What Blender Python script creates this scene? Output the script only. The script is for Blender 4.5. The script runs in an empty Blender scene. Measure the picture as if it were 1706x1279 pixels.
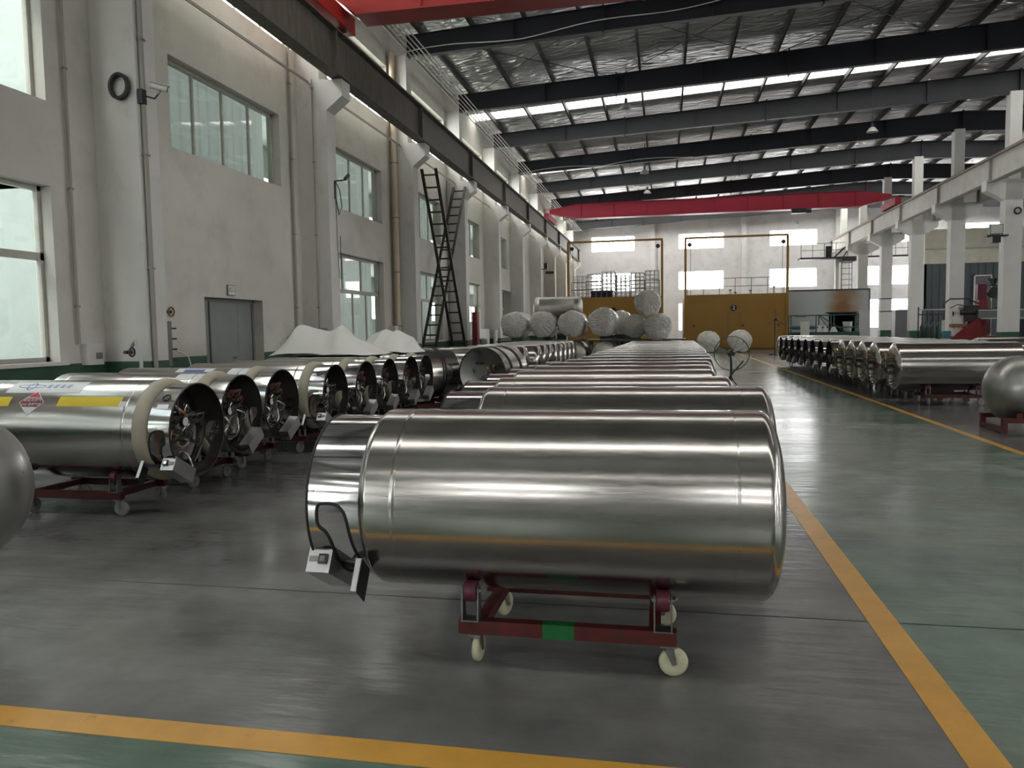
import bpy, bmesh, math, random
from math import sin, cos, pi, radians, sqrt, atan2, hypot
from mathutils import Vector, Matrix
from mathutils.geometry import delaunay_2d_cdt

# ------------------------------------------------------------------ camera
F_PX = 1288.24; EYE = 1.45
yaw, pit, rol = -.195935, -.069953, -.015789
fw = Vector((sin(yaw)*cos(pit), cos(yaw)*cos(pit), sin(pit)))
r0 = Vector((cos(yaw), -sin(yaw), 0)); u0 = r0.cross(fw)
rt = r0*cos(rol)+u0*sin(rol); up = -r0*sin(rol)+u0*cos(rol)
cam_d = bpy.data.cameras.new('camera')
cam = bpy.data.objects.new('camera', cam_d)
bpy.context.scene.collection.objects.link(cam)
cam.matrix_world = Matrix(((rt.x, up.x, -fw.x, 0), (rt.y, up.y, -fw.y, 0), (rt.z, up.z, -fw.z, EYE), (0, 0, 0, 1)))
cam_d.sensor_fit = 'HORIZONTAL'; cam_d.sensor_width = 36; cam_d.lens = F_PX/1706*36
cam_d.clip_end = 300; cam_d.clip_start = .05
S = bpy.context.scene
S.camera = cam
S.view_settings.view_transform = 'Standard'; S.view_settings.look = 'None'
S.view_settings.exposure = 1.12; S.view_settings.gamma = 1; S.view_settings.use_curve_mapping = False
S.cycles.max_bounces = 8; S.cycles.diffuse_bounces = 5; S.cycles.glossy_bounces = 5
S.cycles.transparent_max_bounces = 12; S.cycles.sample_clamp_indirect = 6; S.cycles.caustics_reflective = False
S.cycles.use_denoising = True

# ------------------------------------------------------------------ sky: overcast white daylight
W = bpy.data.worlds.new('overcast_sky'); S.world = W; W.use_nodes = True
bgn = W.node_tree.nodes['Background']
bgn.inputs[0].default_value = (1.0, .985, .955, 1); bgn.inputs[1].default_value = 5.5
COL = S.collection

def portal(cx, cy, cz, nx, ny, nz, sx, sy):
    """daylight portal filling a real opening; n points into the hall"""
    l = bpy.data.lights.new('window_portal', 'AREA'); l.shape = 'RECTANGLE'; l.size = sx; l.size_y = sy
    l.cycles.is_portal = True
    o = bpy.data.objects.new('window_portal', l); COL.objects.link(o)
    n = Vector((nx, ny, nz)); q = n.to_track_quat('-Z', 'Y' if abs(nz) > .9 else 'Z')
    # local Y must be vertical for wall openings
    o.rotation_mode = 'QUATERNION'; o.rotation_quaternion = q; o.location = (cx, cy, cz)
    return o

# ------------------------------------------------------------------ materials
MATS = {}
def mat(name, col, rough=.6, metal=0, bump=0, bscale=20, var=0, vscale=3, stretch=None, spec=.5, coat=0, noise_rough=0, dirt=None, alpha=None, ior=None, trans=0, aniso=0, emit=None):
    m = bpy.data.materials.new(name); m.use_nodes = True
    nt = m.node_tree; b = nt.nodes['Principled BSDF']
    b.inputs['Base Color'].default_value = (*col, 1); b.inputs['Roughness'].default_value = rough
    b.inputs['Metallic'].default_value = metal
    b.inputs['Specular IOR Level'].default_value = spec
    b.inputs['Coat Weight'].default_value = coat
    if trans: b.inputs['Transmission Weight'].default_value = trans
    if aniso: b.inputs['Anisotropic'].default_value = aniso
    if emit: b.inputs['Emission Color'].default_value = (*emit[0], 1); b.inputs['Emission Strength'].default_value = emit[1]
    tc = nt.nodes.new('ShaderNodeTexCoord'); mp = nt.nodes.new('ShaderNodeMapping')
    nt.links.new(tc.outputs['Object'], mp.inputs[0])
    if stretch: mp.inputs['Scale'].default_value = stretch
    def noise(scale, det=4, rgh=.55):
        n = nt.nodes.new('ShaderNodeTexNoise'); n.inputs['Scale'].default_value = scale
        n.inputs['Detail'].default_value = det; n.inputs['Roughness'].default_value = rgh
        nt.links.new(mp.outputs[0], n.inputs['Vector']); return n
    src = None
    if var:
        n = noise(vscale); r = nt.nodes.new('ShaderNodeMapRange')
        r.inputs[1].default_value = .3; r.inputs[2].default_value = .7
        r.inputs[3].default_value = 1-var; r.inputs[4].default_value = 1+var
        nt.links.new(n.outputs[0], r.inputs[0])
        mx = nt.nodes.new('ShaderNodeVectorMath'); mx.operation = 'SCALE'
        mx.inputs[0].default_value = col; nt.links.new(r.outputs[0], mx.inputs['Scale'])
        src = mx.outputs[0]; nt.links.new(src, b.inputs['Base Color'])
    if dirt:
        dc, dscale, lo, hi, amt = dirt
        n = noise(dscale, 8, .65); r = nt.nodes.new('ShaderNodeMapRange')
        r.inputs[1].default_value = lo; r.inputs[2].default_value = hi; r.inputs[3].default_value = 0; r.inputs[4].default_value = amt
        nt.links.new(n.outputs[0], r.inputs[0])
        mx = nt.nodes.new('ShaderNodeMix'); mx.data_type = 'RGBA'
        nt.links.new(r.outputs[0], mx.inputs[0])
        if src: nt.links.new(src, mx.inputs[6])
        else: mx.inputs[6].default_value = (*col, 1)
        mx.inputs[7].default_value = (*dc, 1)
        nt.links.new(mx.outputs[2], b.inputs['Base Color'])
    if noise_rough:
        n = noise(vscale*1.7); r = nt.nodes.new('ShaderNodeMapRange')
        r.inputs[1].default_value = .35; r.inputs[2].default_value = .65
        r.inputs[3].default_value = max(0, rough-noise_rough); r.inputs[4].default_value = rough+noise_rough
        nt.links.new(n.outputs[0], r.inputs[0]); nt.links.new(r.outputs[0], b.inputs['Roughness'])
    if bump:
        n = noise(bscale, 5); bp = nt.nodes.new('ShaderNodeBump'); bp.inputs['Strength'].default_value = bump
        bp.inputs['Distance'].default_value = .02
        nt.links.new(n.outputs[0], bp.inputs['Height']); nt.links.new(bp.outputs[0], b.inputs['Normal'])
    MATS[name] = m
    return m

plaster = mat('dirty_white_plaster', (.55, .53, .475), .75, var=.08, vscale=.6, bump=.2, bscale=14, dirt=((.27, .245, .19), 1.3, .50, .80, .45))
plaster_far = mat('pale_plaster', (.70, .69, .70), .8, var=.07, vscale=.8, bump=.2, bscale=8, dirt=((.40, .39, .40), 1.5, .5, .75, .5))
cream_wall = mat('cream_plaster', (.66, .63, .52), .8, var=.06, vscale=2, dirt=((.5, .45, .33), 2.5, .5, .7, .5))
column_paint = mat('column_paint', (.60, .585, .555), .7, var=.05, vscale=1.5, dirt=((.30, .28, .24), 2.2, .58, .8, .5))
col_white = mat('white_column_paint', (.70, .69, .66), .7, var=.04, vscale=2)
green_dado = mat('green_dado_paint', (.030, .085, .050), .45, var=.12, vscale=3, dirt=((.02, .03, .025), 2, .5, .8, .5))
frame_alu = mat('window_frame_aluminium', (.42, .41, .36), .5, metal=.2, var=.1, vscale=8)
frame_grey = mat('dark_frame_paint', (.16, .16, .15), .5)
curtain_m = None
annex_m = mat('annex_wall', (.34, .38, .36), .8, var=.08)
facade_m = mat('outdoor_facade', (.20, .225, .235), .8, var=.05)
white_m = mat('white_paint', (.72, .72, .70), .6)
steel_girder = mat('crane_girder_steel', (.115, .105, .085), .6, metal=.0, var=.25, vscale=4, stretch=(1, 2.5, .4), dirt=((.07, .06, .045), 3, .45, .7, .6))
bounce_m = mat('pale_bounce_backing', (.55, .54, .50), .7, var=.1, vscale=2)  # unseen backing added behind girder webs to bounce daylight onto the wall
girder_grey = mat('grey_girder_paint', (.34, .335, .30), .6, var=.15, vscale=4, stretch=(1, 2, .4))
rafter_m = mat('dark_rafter_paint', (.017, .019, .026), .5, var=.12, vscale=2)
purlin_m = mat('dark_purlin_steel', (.035, .033, .034), .6)
rust_m = mat('rusty_steel', (.22, .10, .05), .8, var=.3, vscale=10)
crane_red = mat('crane_red_paint', (.36, .020, .016), .42, var=.08, vscale=2)
crane_red2 = mat('crane_crimson_paint', (.33, .012, .035), .45, var=.08, vscale=2)
yellow_m = mat('yellow_booth_paint', (.27, .145, .022), .5, var=.06, vscale=.7, dirt=((.22, .11, .02), 1.2, .55, .85, .5))
line_paint = mat('yellow_line_paint', (.70, .37, .065), .35, var=.10, vscale=5, dirt=((.22, .14, .05), 9, .60, .78, .7), bump=.05, bscale=40)
black_rubber = mat('black_rubber', (.012, .012, .013), .55)
collar_m = mat('beige_foam_collar', (.42, .385, .30), .6, var=.08, vscale=8)
steel_dark = mat('dull_inner_steel', (.36, .36, .345), .38, metal=1, var=.14, vscale=3, bump=.05, bscale=5, noise_rough=.12)
chrome_m = mat('polished_steel', (.66, .65, .64), .09, metal=1)
box_alu = mat('brushed_box_metal', (.62, .62, .62), .35, metal=.9)
dark_metal = mat('dark_oiled_steel', (.06, .058, .06), .4, metal=.7)
brass_m = mat('brass_fitting', (.52, .33, .12), .3, metal=1)
copper_m = mat('copper_pipe', (.50, .20, .12), .3, metal=1)
zinc_m = mat('zinc_plated_steel', (.27, .27, .265), .35, metal=.9, var=.1, vscale=20)
dolly_red = mat('dolly_red_paint', (.105, .014, .013), .5, var=.3, vscale=12, dirt=((.05, .03, .025), 14, .5, .7, .7))
dolly_green = mat('green_paint_mark', (.01, .15, .04), .5, var=.15, vscale=14)
roller_m = mat('maroon_roller', (.11, .018, .035), .45, var=.2, vscale=18)
caster_m = mat('cream_nylon_wheel', (.62, .60, .42), .45, var=.12, vscale=18, dirt=((.2, .17, .1), 20, .55, .75, .6))
caster_grey = mat('grey_nylon_wheel', (.32, .32, .31), .5, var=.1, vscale=18)
sticker_y = mat('yellow_reflective_tape', (.78, .60, .03), .4)
sticker_w = mat('white_sticker', (.72, .74, .76), .4)
sticker_b = mat('blue_print', (.08, .12, .42), .5)
sticker_r = mat('red_print', (.58, .02, .05), .5)
sticker_k = mat('maroon_print', (.20, .03, .04), .5)
wrap_m = mat('plastic_wrap', (.68, .66, .61), .30, var=.10, vscale=4, bump=.9, bscale=7, coat=.3)
sheet_m = mat('white_plastic_sheet', (.72, .71, .68), .45, var=.03, vscale=3)
ladder_m = mat('dark_ladder_paint', (.025, .022, .020), .5)
pipe_pvc = mat('cream_pvc_pipe', (.58, .48, .36), .5, var=.08, vscale=3)
pipe_grey = mat('grey_conduit', (.30, .28, .24), .5)
black_m = mat('black_plastic', (.015, .015, .016), .45)
teal_door = mat('grey_door_paint', (.20, .22, .21), .5, var=.06, vscale=3)
partition_m = mat('blue_grey_panel', (.085, .105, .115), .5, var=.05)
booth_grey = mat('grey_booth_panel', (.42, .45, .45), .5, var=.05)
green_frame = mat('green_machine_paint', (.02, .075, .06), .45, var=.1)
teal_m = mat('teal_paint', (.03, .16, .20), .5)
pale_box = mat('pale_plastic', (.60, .62, .56), .5)
cylinder_m = mat('green_gas_cylinder', (.03, .05, .04), .4)
navy_m = mat('navy_tarpaulin', (.012, .014, .03), .6)
grey_beam = mat('grey_machine_paint', (.16, .16, .17), .45)
red_fire = mat('dark_red_paint', (.20, .015, .02), .45)
foliage_m = mat('leaf_green', (.10, .26, .06), .6)
lamp_m = mat('lamp_reflector', (.55, .55, .53), .4, metal=.3)
white_metal = mat('galvanised_rod', (.60, .60, .60), .35, metal=.6)

def curtain_mat():
    m = bpy.data.materials.new('pale_curtain_and_backing'); m.use_nodes = True; nt = m.node_tree
    for n in list(nt.nodes):
        if n.type == 'BSDF_PRINCIPLED': nt.nodes.remove(n)
    out = [n for n in nt.nodes if n.type == 'OUTPUT_MATERIAL'][0]
    d = nt.nodes.new('ShaderNodeBsdfDiffuse'); d.inputs[0].default_value = (.34, .375, .35, 1)
    t = nt.nodes.new('ShaderNodeBsdfTranslucent'); t.inputs[0].default_value = (.34, .375, .35, 1)
    mx = nt.nodes.new('ShaderNodeMixShader'); mx.inputs[0].default_value = .5
    nt.links.new(d.outputs[0], mx.inputs[1]); nt.links.new(t.outputs[0], mx.inputs[2]); nt.links.new(mx.outputs[0], out.inputs[0])
    return m
curtain_m = curtain_mat()
# stainless shell: fine circumferential/axial brushing
def stainless(name, col, rough, amt=.05, sc=(2.5, 40, 40), bump=.02):
    m = mat(name, col, rough, 1, var=.04, vscale=2.0, stretch=None)
    nt = m.node_tree; b = nt.nodes['Principled BSDF']
    tc = nt.nodes.new('ShaderNodeTexCoord'); mp = nt.nodes.new('ShaderNodeMapping'); mp.inputs['Scale'].default_value = sc
    n = nt.nodes.new('ShaderNodeTexNoise'); n.inputs['Scale'].default_value = 4; n.inputs['Detail'].default_value = 6
    nt.links.new(tc.outputs['Object'], mp.inputs[0]); nt.links.new(mp.outputs[0], n.inputs['Vector'])
    r = nt.nodes.new('ShaderNodeMapRange'); r.inputs[1].default_value = .3; r.inputs[2].default_value = .7
    r.inputs[3].default_value = rough-amt; r.inputs[4].default_value = rough+amt
    nt.links.new(n.outputs[0], r.inputs[0]); nt.links.new(r.outputs[0], b.inputs['Roughness'])
    n2 = nt.nodes.new('ShaderNodeTexNoise'); n2.inputs['Scale'].default_value = 2.2; n2.inputs['Detail'].default_value = 2
    nt.links.new(tc.outputs['Object'], n2.inputs['Vector'])
    bp = nt.nodes.new('ShaderNodeBump'); bp.inputs['Strength'].default_value = bump; bp.inputs['Distance'].default_value = .05
    nt.links.new(n2.outputs[0], bp.inputs['Height']); nt.links.new(bp.outputs[0], b.inputs['Normal'])
    return m
shell_m = stainless('brushed_stainless', (.44, .42, .395), .19)
skirt_inside_m = mat('darkened_inner_steel', (.11, .10, .088), .32, .85, var=.2, vscale=5)  # skirt's inner face: dark reflections put into its colour
shroud_m = stainless('mirror_stainless', (.55, .545, .55), .10, .03)
dome_m = stainless('ground_stainless', (.60, .58, .54), .30, .05)

stack_m = mat('matte_stack_steel', (.50, .48, .44), .42, .9, var=.12, vscale=3)
# roof foil insulation
def foil():
    m = mat('foil_insulation', (.60, .60, .59), .33, .8)
    nt = m.node_tree; b = nt.nodes['Principled BSDF']
    tc = nt.nodes.new('ShaderNodeTexCoord'); mp = nt.nodes.new('ShaderNodeMapping'); mp.inputs['Scale'].default_value = (.55, 1.5, 1)
    n = nt.nodes.new('ShaderNodeTexNoise'); n.inputs['Scale'].default_value = 1.7; n.inputs['Detail'].default_value = 1.5; n.inputs['Distortion'].default_value = 1.6
    nt.links.new(tc.outputs['Object'], mp.inputs[0]); nt.links.new(mp.outputs[0], n.inputs['Vector'])
    bp = nt.nodes.new('ShaderNodeBump'); bp.inputs['Strength'].default_value = 1.0; bp.inputs['Distance'].default_value = .4
    nt.links.new(n.outputs[0], bp.inputs['Height']); nt.links.new(bp.outputs[0], b.inputs['Normal'])
    n3 = nt.nodes.new('ShaderNodeTexNoise'); n3.inputs['Scale'].default_value = .8; n3.inputs['Detail'].default_value = 5
    nt.links.new(mp.outputs[0], n3.inputs['Vector'])
    r = nt.nodes.new('ShaderNodeMapRange'); r.inputs[1].default_value = .35; r.inputs[2].default_value = .65
    r.inputs[3].default_value = .55; r.inputs[4].default_value = .92
    nt.links.new(n3.outputs[0], r.inputs[0]); nt.links.new(r.outputs[0], b.inputs['Base Color'])
    return m
foil_m = foil()

def glass(name, tint=(.9, .96, .95)):
    m = bpy.data.materials.new(name); m.use_nodes = True; nt = m.node_tree
    for n in list(nt.nodes):
        if n.type == 'BSDF_PRINCIPLED': nt.nodes.remove(n)
    out = [n for n in nt.nodes if n.type == 'OUTPUT_MATERIAL'][0]
    t = nt.nodes.new('ShaderNodeBsdfTransparent'); t.inputs[0].default_value = (*tint, 1)
    g = nt.nodes.new('ShaderNodeBsdfGlossy'); g.inputs['Roughness'].default_value = .02
    f = nt.nodes.new('ShaderNodeFresnel'); f.inputs[0].default_value = 1.6
    mx = nt.nodes.new('ShaderNodeMixShader')
    nt.links.new(f.outputs[0], mx.inputs[0]); nt.links.new(t.outputs[0], mx.inputs[1]); nt.links.new(g.outputs[0], mx.inputs[2])
    nt.links.new(mx.outputs[0], out.inputs[0])
    return m
glass_m = glass('window_glass')
glass_day = glass('daylight_glass', (.97, .99, 1))
def skylight_mat():
    m = bpy.data.materials.new('translucent_skylight_sheet'); m.use_nodes = True; nt = m.node_tree
    for n in list(nt.nodes):
        if n.type == 'BSDF_PRINCIPLED': nt.nodes.remove(n)
    out = [n for n in nt.nodes if n.type == 'OUTPUT_MATERIAL'][0]
    t = nt.nodes.new('ShaderNodeBsdfTransparent'); t.inputs[0].default_value = (.42, .42, .41, 1)
    d = nt.nodes.new('ShaderNodeBsdfTranslucent'); d.inputs[0].default_value = (.6, .6, .57, 1)
    mx = nt.nodes.new('ShaderNodeMixShader'); mx.inputs[0].default_value = .35
    nt.links.new(t.outputs[0], mx.inputs[1]); nt.links.new(d.outputs[0], mx.inputs[2]); nt.links.new(mx.outputs[0], out.inputs[0])
    return m
sky_m = skylight_mat()
def sheetwrap():
    m = wrap_m; return m

# floor: zones of epoxy paint (dark grey work areas, green aisles)
def floor_mat():
    m = bpy.data.materials.new('epoxy_floor'); m.use_nodes = True; nt = m.node_tree; b = nt.nodes['Principled BSDF']
    tc = nt.nodes.new('ShaderNodeTexCoord'); sep = nt.nodes.new('ShaderNodeSeparateXYZ'); nt.links.new(tc.outputs['Object'], sep.inputs[0])
    def gt(sock, v):
        n = nt.nodes.new('ShaderNodeMath'); n.operation = 'GREATER_THAN'; nt.links.new(sock, n.inputs[0]); n.inputs[1].default_value = v; return n.outputs[0]
    def lt(sock, v):
        n = nt.nodes.new('ShaderNodeMath'); n.operation = 'LESS_THAN'; nt.links.new(sock, n.inputs[0]); n.inputs[1].default_value = v; return n.outputs[0]
    def op(o, a, c):
        n = nt.nodes.new('ShaderNodeMath'); n.operation = o; nt.links.new(a, n.inputs[0]); nt.links.new(c, n.inputs[1]); return n.outputs[0]
    aisle = op('MULTIPLY', gt(sep.outputs[0], 1.05), lt(sep.outputs[0], 3.85))
    front = lt(sep.outputs[1], 2.44)
    green = op('MAXIMUM', aisle, front)
    mp = nt.nodes.new('ShaderNodeMapping'); mp.inputs['Scale'].default_value = (.35, 1.1, 1); nt.links.new(tc.outputs['Object'], mp.inputs[0])
    n = nt.nodes.new('ShaderNodeTexNoise'); n.inputs['Scale'].default_value = .9; n.inputs['Detail'].default_value = 5; n.inputs['Roughness'].default_value = .5
    nt.links.new(mp.outputs[0], n.inputs['Vector'])
    def ramp(c0, c1):
        r = nt.nodes.new('ShaderNodeValToRGB'); r.color_ramp.elements[0].position = .32; r.color_ramp.elements[1].position = .68
        r.color_ramp.elements[0].color = (*c0, 1); r.color_ramp.elements[1].color = (*c1, 1)
        nt.links.new(n.outputs[0], r.inputs[0]); return r.outputs[0]
    g = ramp((.130, .131, .127), (.215, .212, .203)); gr = ramp((.090, .155, .116), (.200, .250, .208))
    mx = nt.nodes.new('ShaderNodeMix'); mx.data_type = 'RGBA'
    nt.links.new(green, mx.inputs[0]); nt.links.new(g, mx.inputs[6]); nt.links.new(gr, mx.inputs[7])
    # worn stains and pale scuffs
    ns = nt.nodes.new('ShaderNodeTexNoise'); ns.inputs['Scale'].default_value = 1.7; ns.inputs['Detail'].default_value = 7; ns.inputs['Roughness'].default_value = .6
    nt.links.new(tc.outputs['Object'], ns.inputs['Vector'])
    rs = nt.nodes.new('ShaderNodeMapRange'); rs.inputs[1].default_value = .3; rs.inputs[2].default_value = .7; rs.inputs[3].default_value = .72; rs.inputs[4].default_value = 1.3
    nt.links.new(ns.outputs[0], rs.inputs[0])
    vm = nt.nodes.new('ShaderNodeVectorMath'); vm.operation = 'SCALE'; nt.links.new(mx.outputs[2], vm.inputs[0]); nt.links.new(rs.outputs[0], vm.inputs['Scale'])
    mps = nt.nodes.new('ShaderNodeMapping'); mps.inputs['Scale'].default_value = (1, 4, 1); mps.inputs['Rotation'].default_value = (0, 0, .25); nt.links.new(tc.outputs['Object'], mps.inputs[0])
    nf = nt.nodes.new('ShaderNodeTexNoise'); nf.inputs['Scale'].default_value = 2.6; nf.inputs['Detail'].default_value = 9; nf.inputs['Roughness'].default_value = .7
    nt.links.new(mps.outputs[0], nf.inputs['Vector'])
    rf_ = nt.nodes.new('ShaderNodeMapRange'); rf_.inputs[1].default_value = .66; rf_.inputs[2].default_value = .76; rf_.inputs[3].default_value = 0; rf_.inputs[4].default_value = .35
    nt.links.new(nf.outputs[0], rf_.inputs[0])
    m2 = nt.nodes.new('ShaderNodeMix'); m2.data_type = 'RGBA'; m2.inputs[7].default_value = (.38, .38, .36, 1)
    nt.links.new(rf_.outputs[0], m2.inputs[0]); nt.links.new(vm.outputs[0], m2.inputs[6])
    nt.links.new(m2.outputs[2], b.inputs['Base Color'])
    r = nt.nodes.new('ShaderNodeMapRange'); r.inputs[1].default_value = .3; r.inputs[2].default_value = .7
    r.inputs[3].default_value = .15; r.inputs[4].default_value = .27
    nt.links.new(n.outputs[0], r.inputs[0]); nt.links.new(r.outputs[0], b.inputs['Roughness'])
    mp2 = nt.nodes.new('ShaderNodeMapping'); mp2.inputs['Scale'].default_value = (1.2, 5, 1); nt.links.new(tc.outputs['Object'], mp2.inputs[0])
    n2 = nt.nodes.new('ShaderNodeTexNoise'); n2.inputs['Scale'].default_value = 2.2; n2.inputs['Detail'].default_value = 5
    nt.links.new(mp2.outputs[0], n2.inputs['Vector'])
    bp = nt.nodes.new('ShaderNodeBump'); bp.inputs['Strength'].default_value = .35; bp.inputs['Distance'].default_value = .012
    nt.links.new(n2.outputs[0], bp.inputs['Height']); nt.links.new(bp.outputs[0], b.inputs['Normal'])
    return m
floor_m = floor_mat()

# ------------------------------------------------------------------ mesh helpers
class MB:
    def __init__(s): s.v = []; s.f = []; s.m = []; s.sm = []; s.mats = []
    def mi(s, m):
        if m not in s.mats: s.mats.append(m)
        return s.mats.index(m)
    def add(s, vs, fs, m, smooth=False):
        k = len(s.v); i = s.mi(m); s.v += [tuple(v) for v in vs]
        for f in fs: s.f.append(tuple(k+a for a in f)); s.m.append(i); s.sm.append(smooth)
    def box(s, x0, x1, y0, y1, z0, z1, m, M=None):
        vs = [Vector((x, y, z)) for z in (z0, z1) for y in (y0, y1) for x in (x0, x1)]
        if M: vs = [M @ v for v in vs]
        s.add(vs, [(0, 2, 3, 1), (4, 5, 7, 6), (0, 1, 5, 4), (2, 6, 7, 3), (0, 4, 6, 2), (1, 3, 7, 5)], m)
    def bar(s, p0, p1, w, h, m, upv=(0, 0, 1)):
        p0 = Vector(p0); p1 = Vector(p1); d = (p1-p0).normalized(); u = Vector(upv)
        if abs(d.dot(u)) > .98: u = Vector((1, 0, 0))
        a = d.cross(u).normalized(); c = a.cross(d).normalized()
        vs = []
        for p in (p0, p1):
            for sa, sc in ((-1, -1), (1, -1), (1, 1), (-1, 1)): vs.append(p+a*sa*w/2+c*sc*h/2)
        s.add(vs, [(3, 2, 1, 0), (4, 5, 6, 7), (0, 1, 5, 4), (1, 2, 6, 5), (2, 3, 7, 6), (3, 0, 4, 7)], m)
    def cyl(s, p0, p1, r, m, r1=None, seg=16, caps=True, smooth=True):
        p0 = Vector(p0); p1 = Vector(p1); d = (p1-p0).normalized(); r1 = r if r1 is None else r1
        u = Vector((0, 0, 1)) if abs(d.z) < .9 else Vector((1, 0, 0))
        a = d.cross(u).normalized(); c = d.cross(a).normalized()
        vs = []
        for p, q in ((p0, r), (p1, r1)):
            for i in range(seg): t = 2*pi*i/seg; vs.append(p+a*cos(t)*q+c*sin(t)*q)
        s.add(vs, [(i, (i+1) % seg, seg+(i+1) % seg, seg+i) for i in range(seg)], m, smooth)
        if caps:
            s.add(vs[:seg], [tuple(range(seg))[::-1]], m); s.add(vs[seg:], [tuple(range(seg))], m)
    def tube(s, pts, r, m, seg=8, closed=False):
        pts = [Vector(p) for p in pts]; n = len(pts); vs = []; prev = None
        for i, p in enumerate(pts):
            if closed: d = (pts[(i+1) % n]-pts[i-1]).normalized()
            else: d = (pts[min(i+1, n-1)]-pts[max(i-1, 0)]).normalized()
            if prev is None:
                u = Vector((0, 0, 1)) if abs(d.z) < .9 else Vector((1, 0, 0)); a = d.cross(u).normalized()
            else:
                a = (prev-d*prev.dot(d)).normalized()
            prev = a; c = d.cross(a)
            for k in range(seg): t = 2*pi*k/seg; vs.append(p+a*cos(t)*r+c*sin(t)*r)
        fs = []
        for i in range(n if closed else n-1):
            j = (i+1) % n
            for k in range(seg): k2 = (k+1) % seg; fs.append((i*seg+k, i*seg+k2, j*seg+k2, j*seg+k))
        s.add(vs, fs, m, True)
        if not closed: s.add(vs[:seg], [tuple(range(seg))[::-1]], m); s.add(vs[-seg:], [tuple(range(seg))], m)
    def lathe(s, prof, m, seg=64, axis='X', o=(0, 0, 0), smooth=True):
        """prof: list of (t along axis, radius)"""
        vs = []; ring = []
        for t, r in prof:
            if r < 1e-6: ring.append([len(vs)]); vs.append((t, 0, 0))
            else:
                ring.append(list(range(len(vs), len(vs)+seg)))
                for k in range(seg): a = 2*pi*k/seg; vs.append((t, -r*sin(a), r*cos(a)))
        fs = []
        for A, B in zip(ring, ring[1:]):
            for k in range(seg):
                k2 = (k+1) % seg
                if len(A) == 1 and len(B) == 1: continue
                if len(A) == 1: fs.append((A[0], B[k2], B[k]))
                elif len(B) == 1: fs.append((A[k], A[k2], B[0]))
                else: fs.append((A[k], A[k2], B[k2], B[k]))
        def mp(v):
            x, y, z = v
            if axis == 'X': q = (x, y, z)
            elif axis == 'Z': q = (z, y, x)
            else: q = (y, x, z)
            return (q[0]+o[0], q[1]+o[1], q[2]+o[2])
        if axis != 'X': fs = [f[::-1] for f in fs]
        s.add([mp(v) for v in vs], fs, m, smooth)
    def prism(s, poly, d0, d1, m, plane='XZ'):
        """poly in plane; extrude along the third axis d0..d1"""
        n = len(poly); vs = []
        for d in (d0, d1):
            for a, c in poly:
                vs.append({'XZ': (a, d, c), 'YZ': (d, a, c), 'XY': (a, c, d)}[plane])
        fs = [tuple(range(n)), tuple(range(2*n-1, n-1, -1))]+[(i, n+i, n+(i+1) % n, (i+1) % n) for i in range(n)]
        s.add(vs, fs, m)
    def mesh(s, name):
        me = bpy.data.meshes.new(name); me.from_pydata(s.v, [], s.f)
        for m in s.mats: me.materials.append(m)
        me.polygons.foreach_set('material_index', s.m); me.polygons.foreach_set('use_smooth', s.sm)
        bm = bmesh.new(); bm.from_mesh(me); bmesh.ops.recalc_face_normals(bm, faces=bm.faces); bm.to_mesh(me); bm.free()
        me.update(); return me
    def build(s, name, parent=None, loc=None, rot=None):
        o = bpy.data.objects.new(name, s.mesh(name)); COL.objects.link(o)
        if parent: o.parent = parent
        if loc: o.location = loc
        if rot: o.rotation_euler = rot
        return o

def tag(o, label=None, cat=None, group=None, kind=None):
    if label: o['label'] = label
    if cat: o['category'] = cat
    if group: o['group'] = group
    if kind: o['kind'] = kind
    return o
def empty(name, loc=(0, 0, 0), rz=0, label=None, cat=None, group=None, kind=None):
    o = bpy.data.objects.new(name, None); COL.objects.link(o); o.location = loc; o.rotation_euler = (0, 0, rz)
    o.empty_display_size = .2
    return tag(o, label, cat, group, kind)
def copy_tree(o, parent=None):
    c = o.copy(); COL.objects.link(c); c.parent = parent
    for ch in list(CH.get(o.name, [])):
        d = copy_tree(ch, c); CH.setdefault(c.name, []).append(d)
    return c
CH = {}
def reg(root):
    """remember the children of a finished prototype (thing > part > sub-part)"""
    for o in list(COL.objects):
        if o.parent is not None: CH.setdefault(o.parent.name, [])
    for k in CH: CH[k] = []
    for o in list(COL.objects):
        if o.parent is not None: CH[o.parent.name].append(o)

# text as a flat mesh (any script)
def text_mesh(s, size=1.0):
    cu = bpy.data.curves.new('lettering', 'FONT'); cu.body = s; cu.size = size; cu.align_x = 'CENTER'; cu.align_y = 'CENTER'; cu.resolution_u = 3
    o = bpy.data.objects.new('lettering', cu); COL.objects.link(o)
    dg = bpy.context.evaluated_depsgraph_get(); dg.update()
    me = bpy.data.meshes.new_from_object(o.evaluated_get(dg))
    vs = [v.co.copy() for v in me.vertices]; fs = [tuple(p.vertices) for p in me.polygons]
    bpy.data.objects.remove(o); bpy.data.curves.remove(cu); bpy.data.meshes.remove(me)
    return vs, fs

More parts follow.
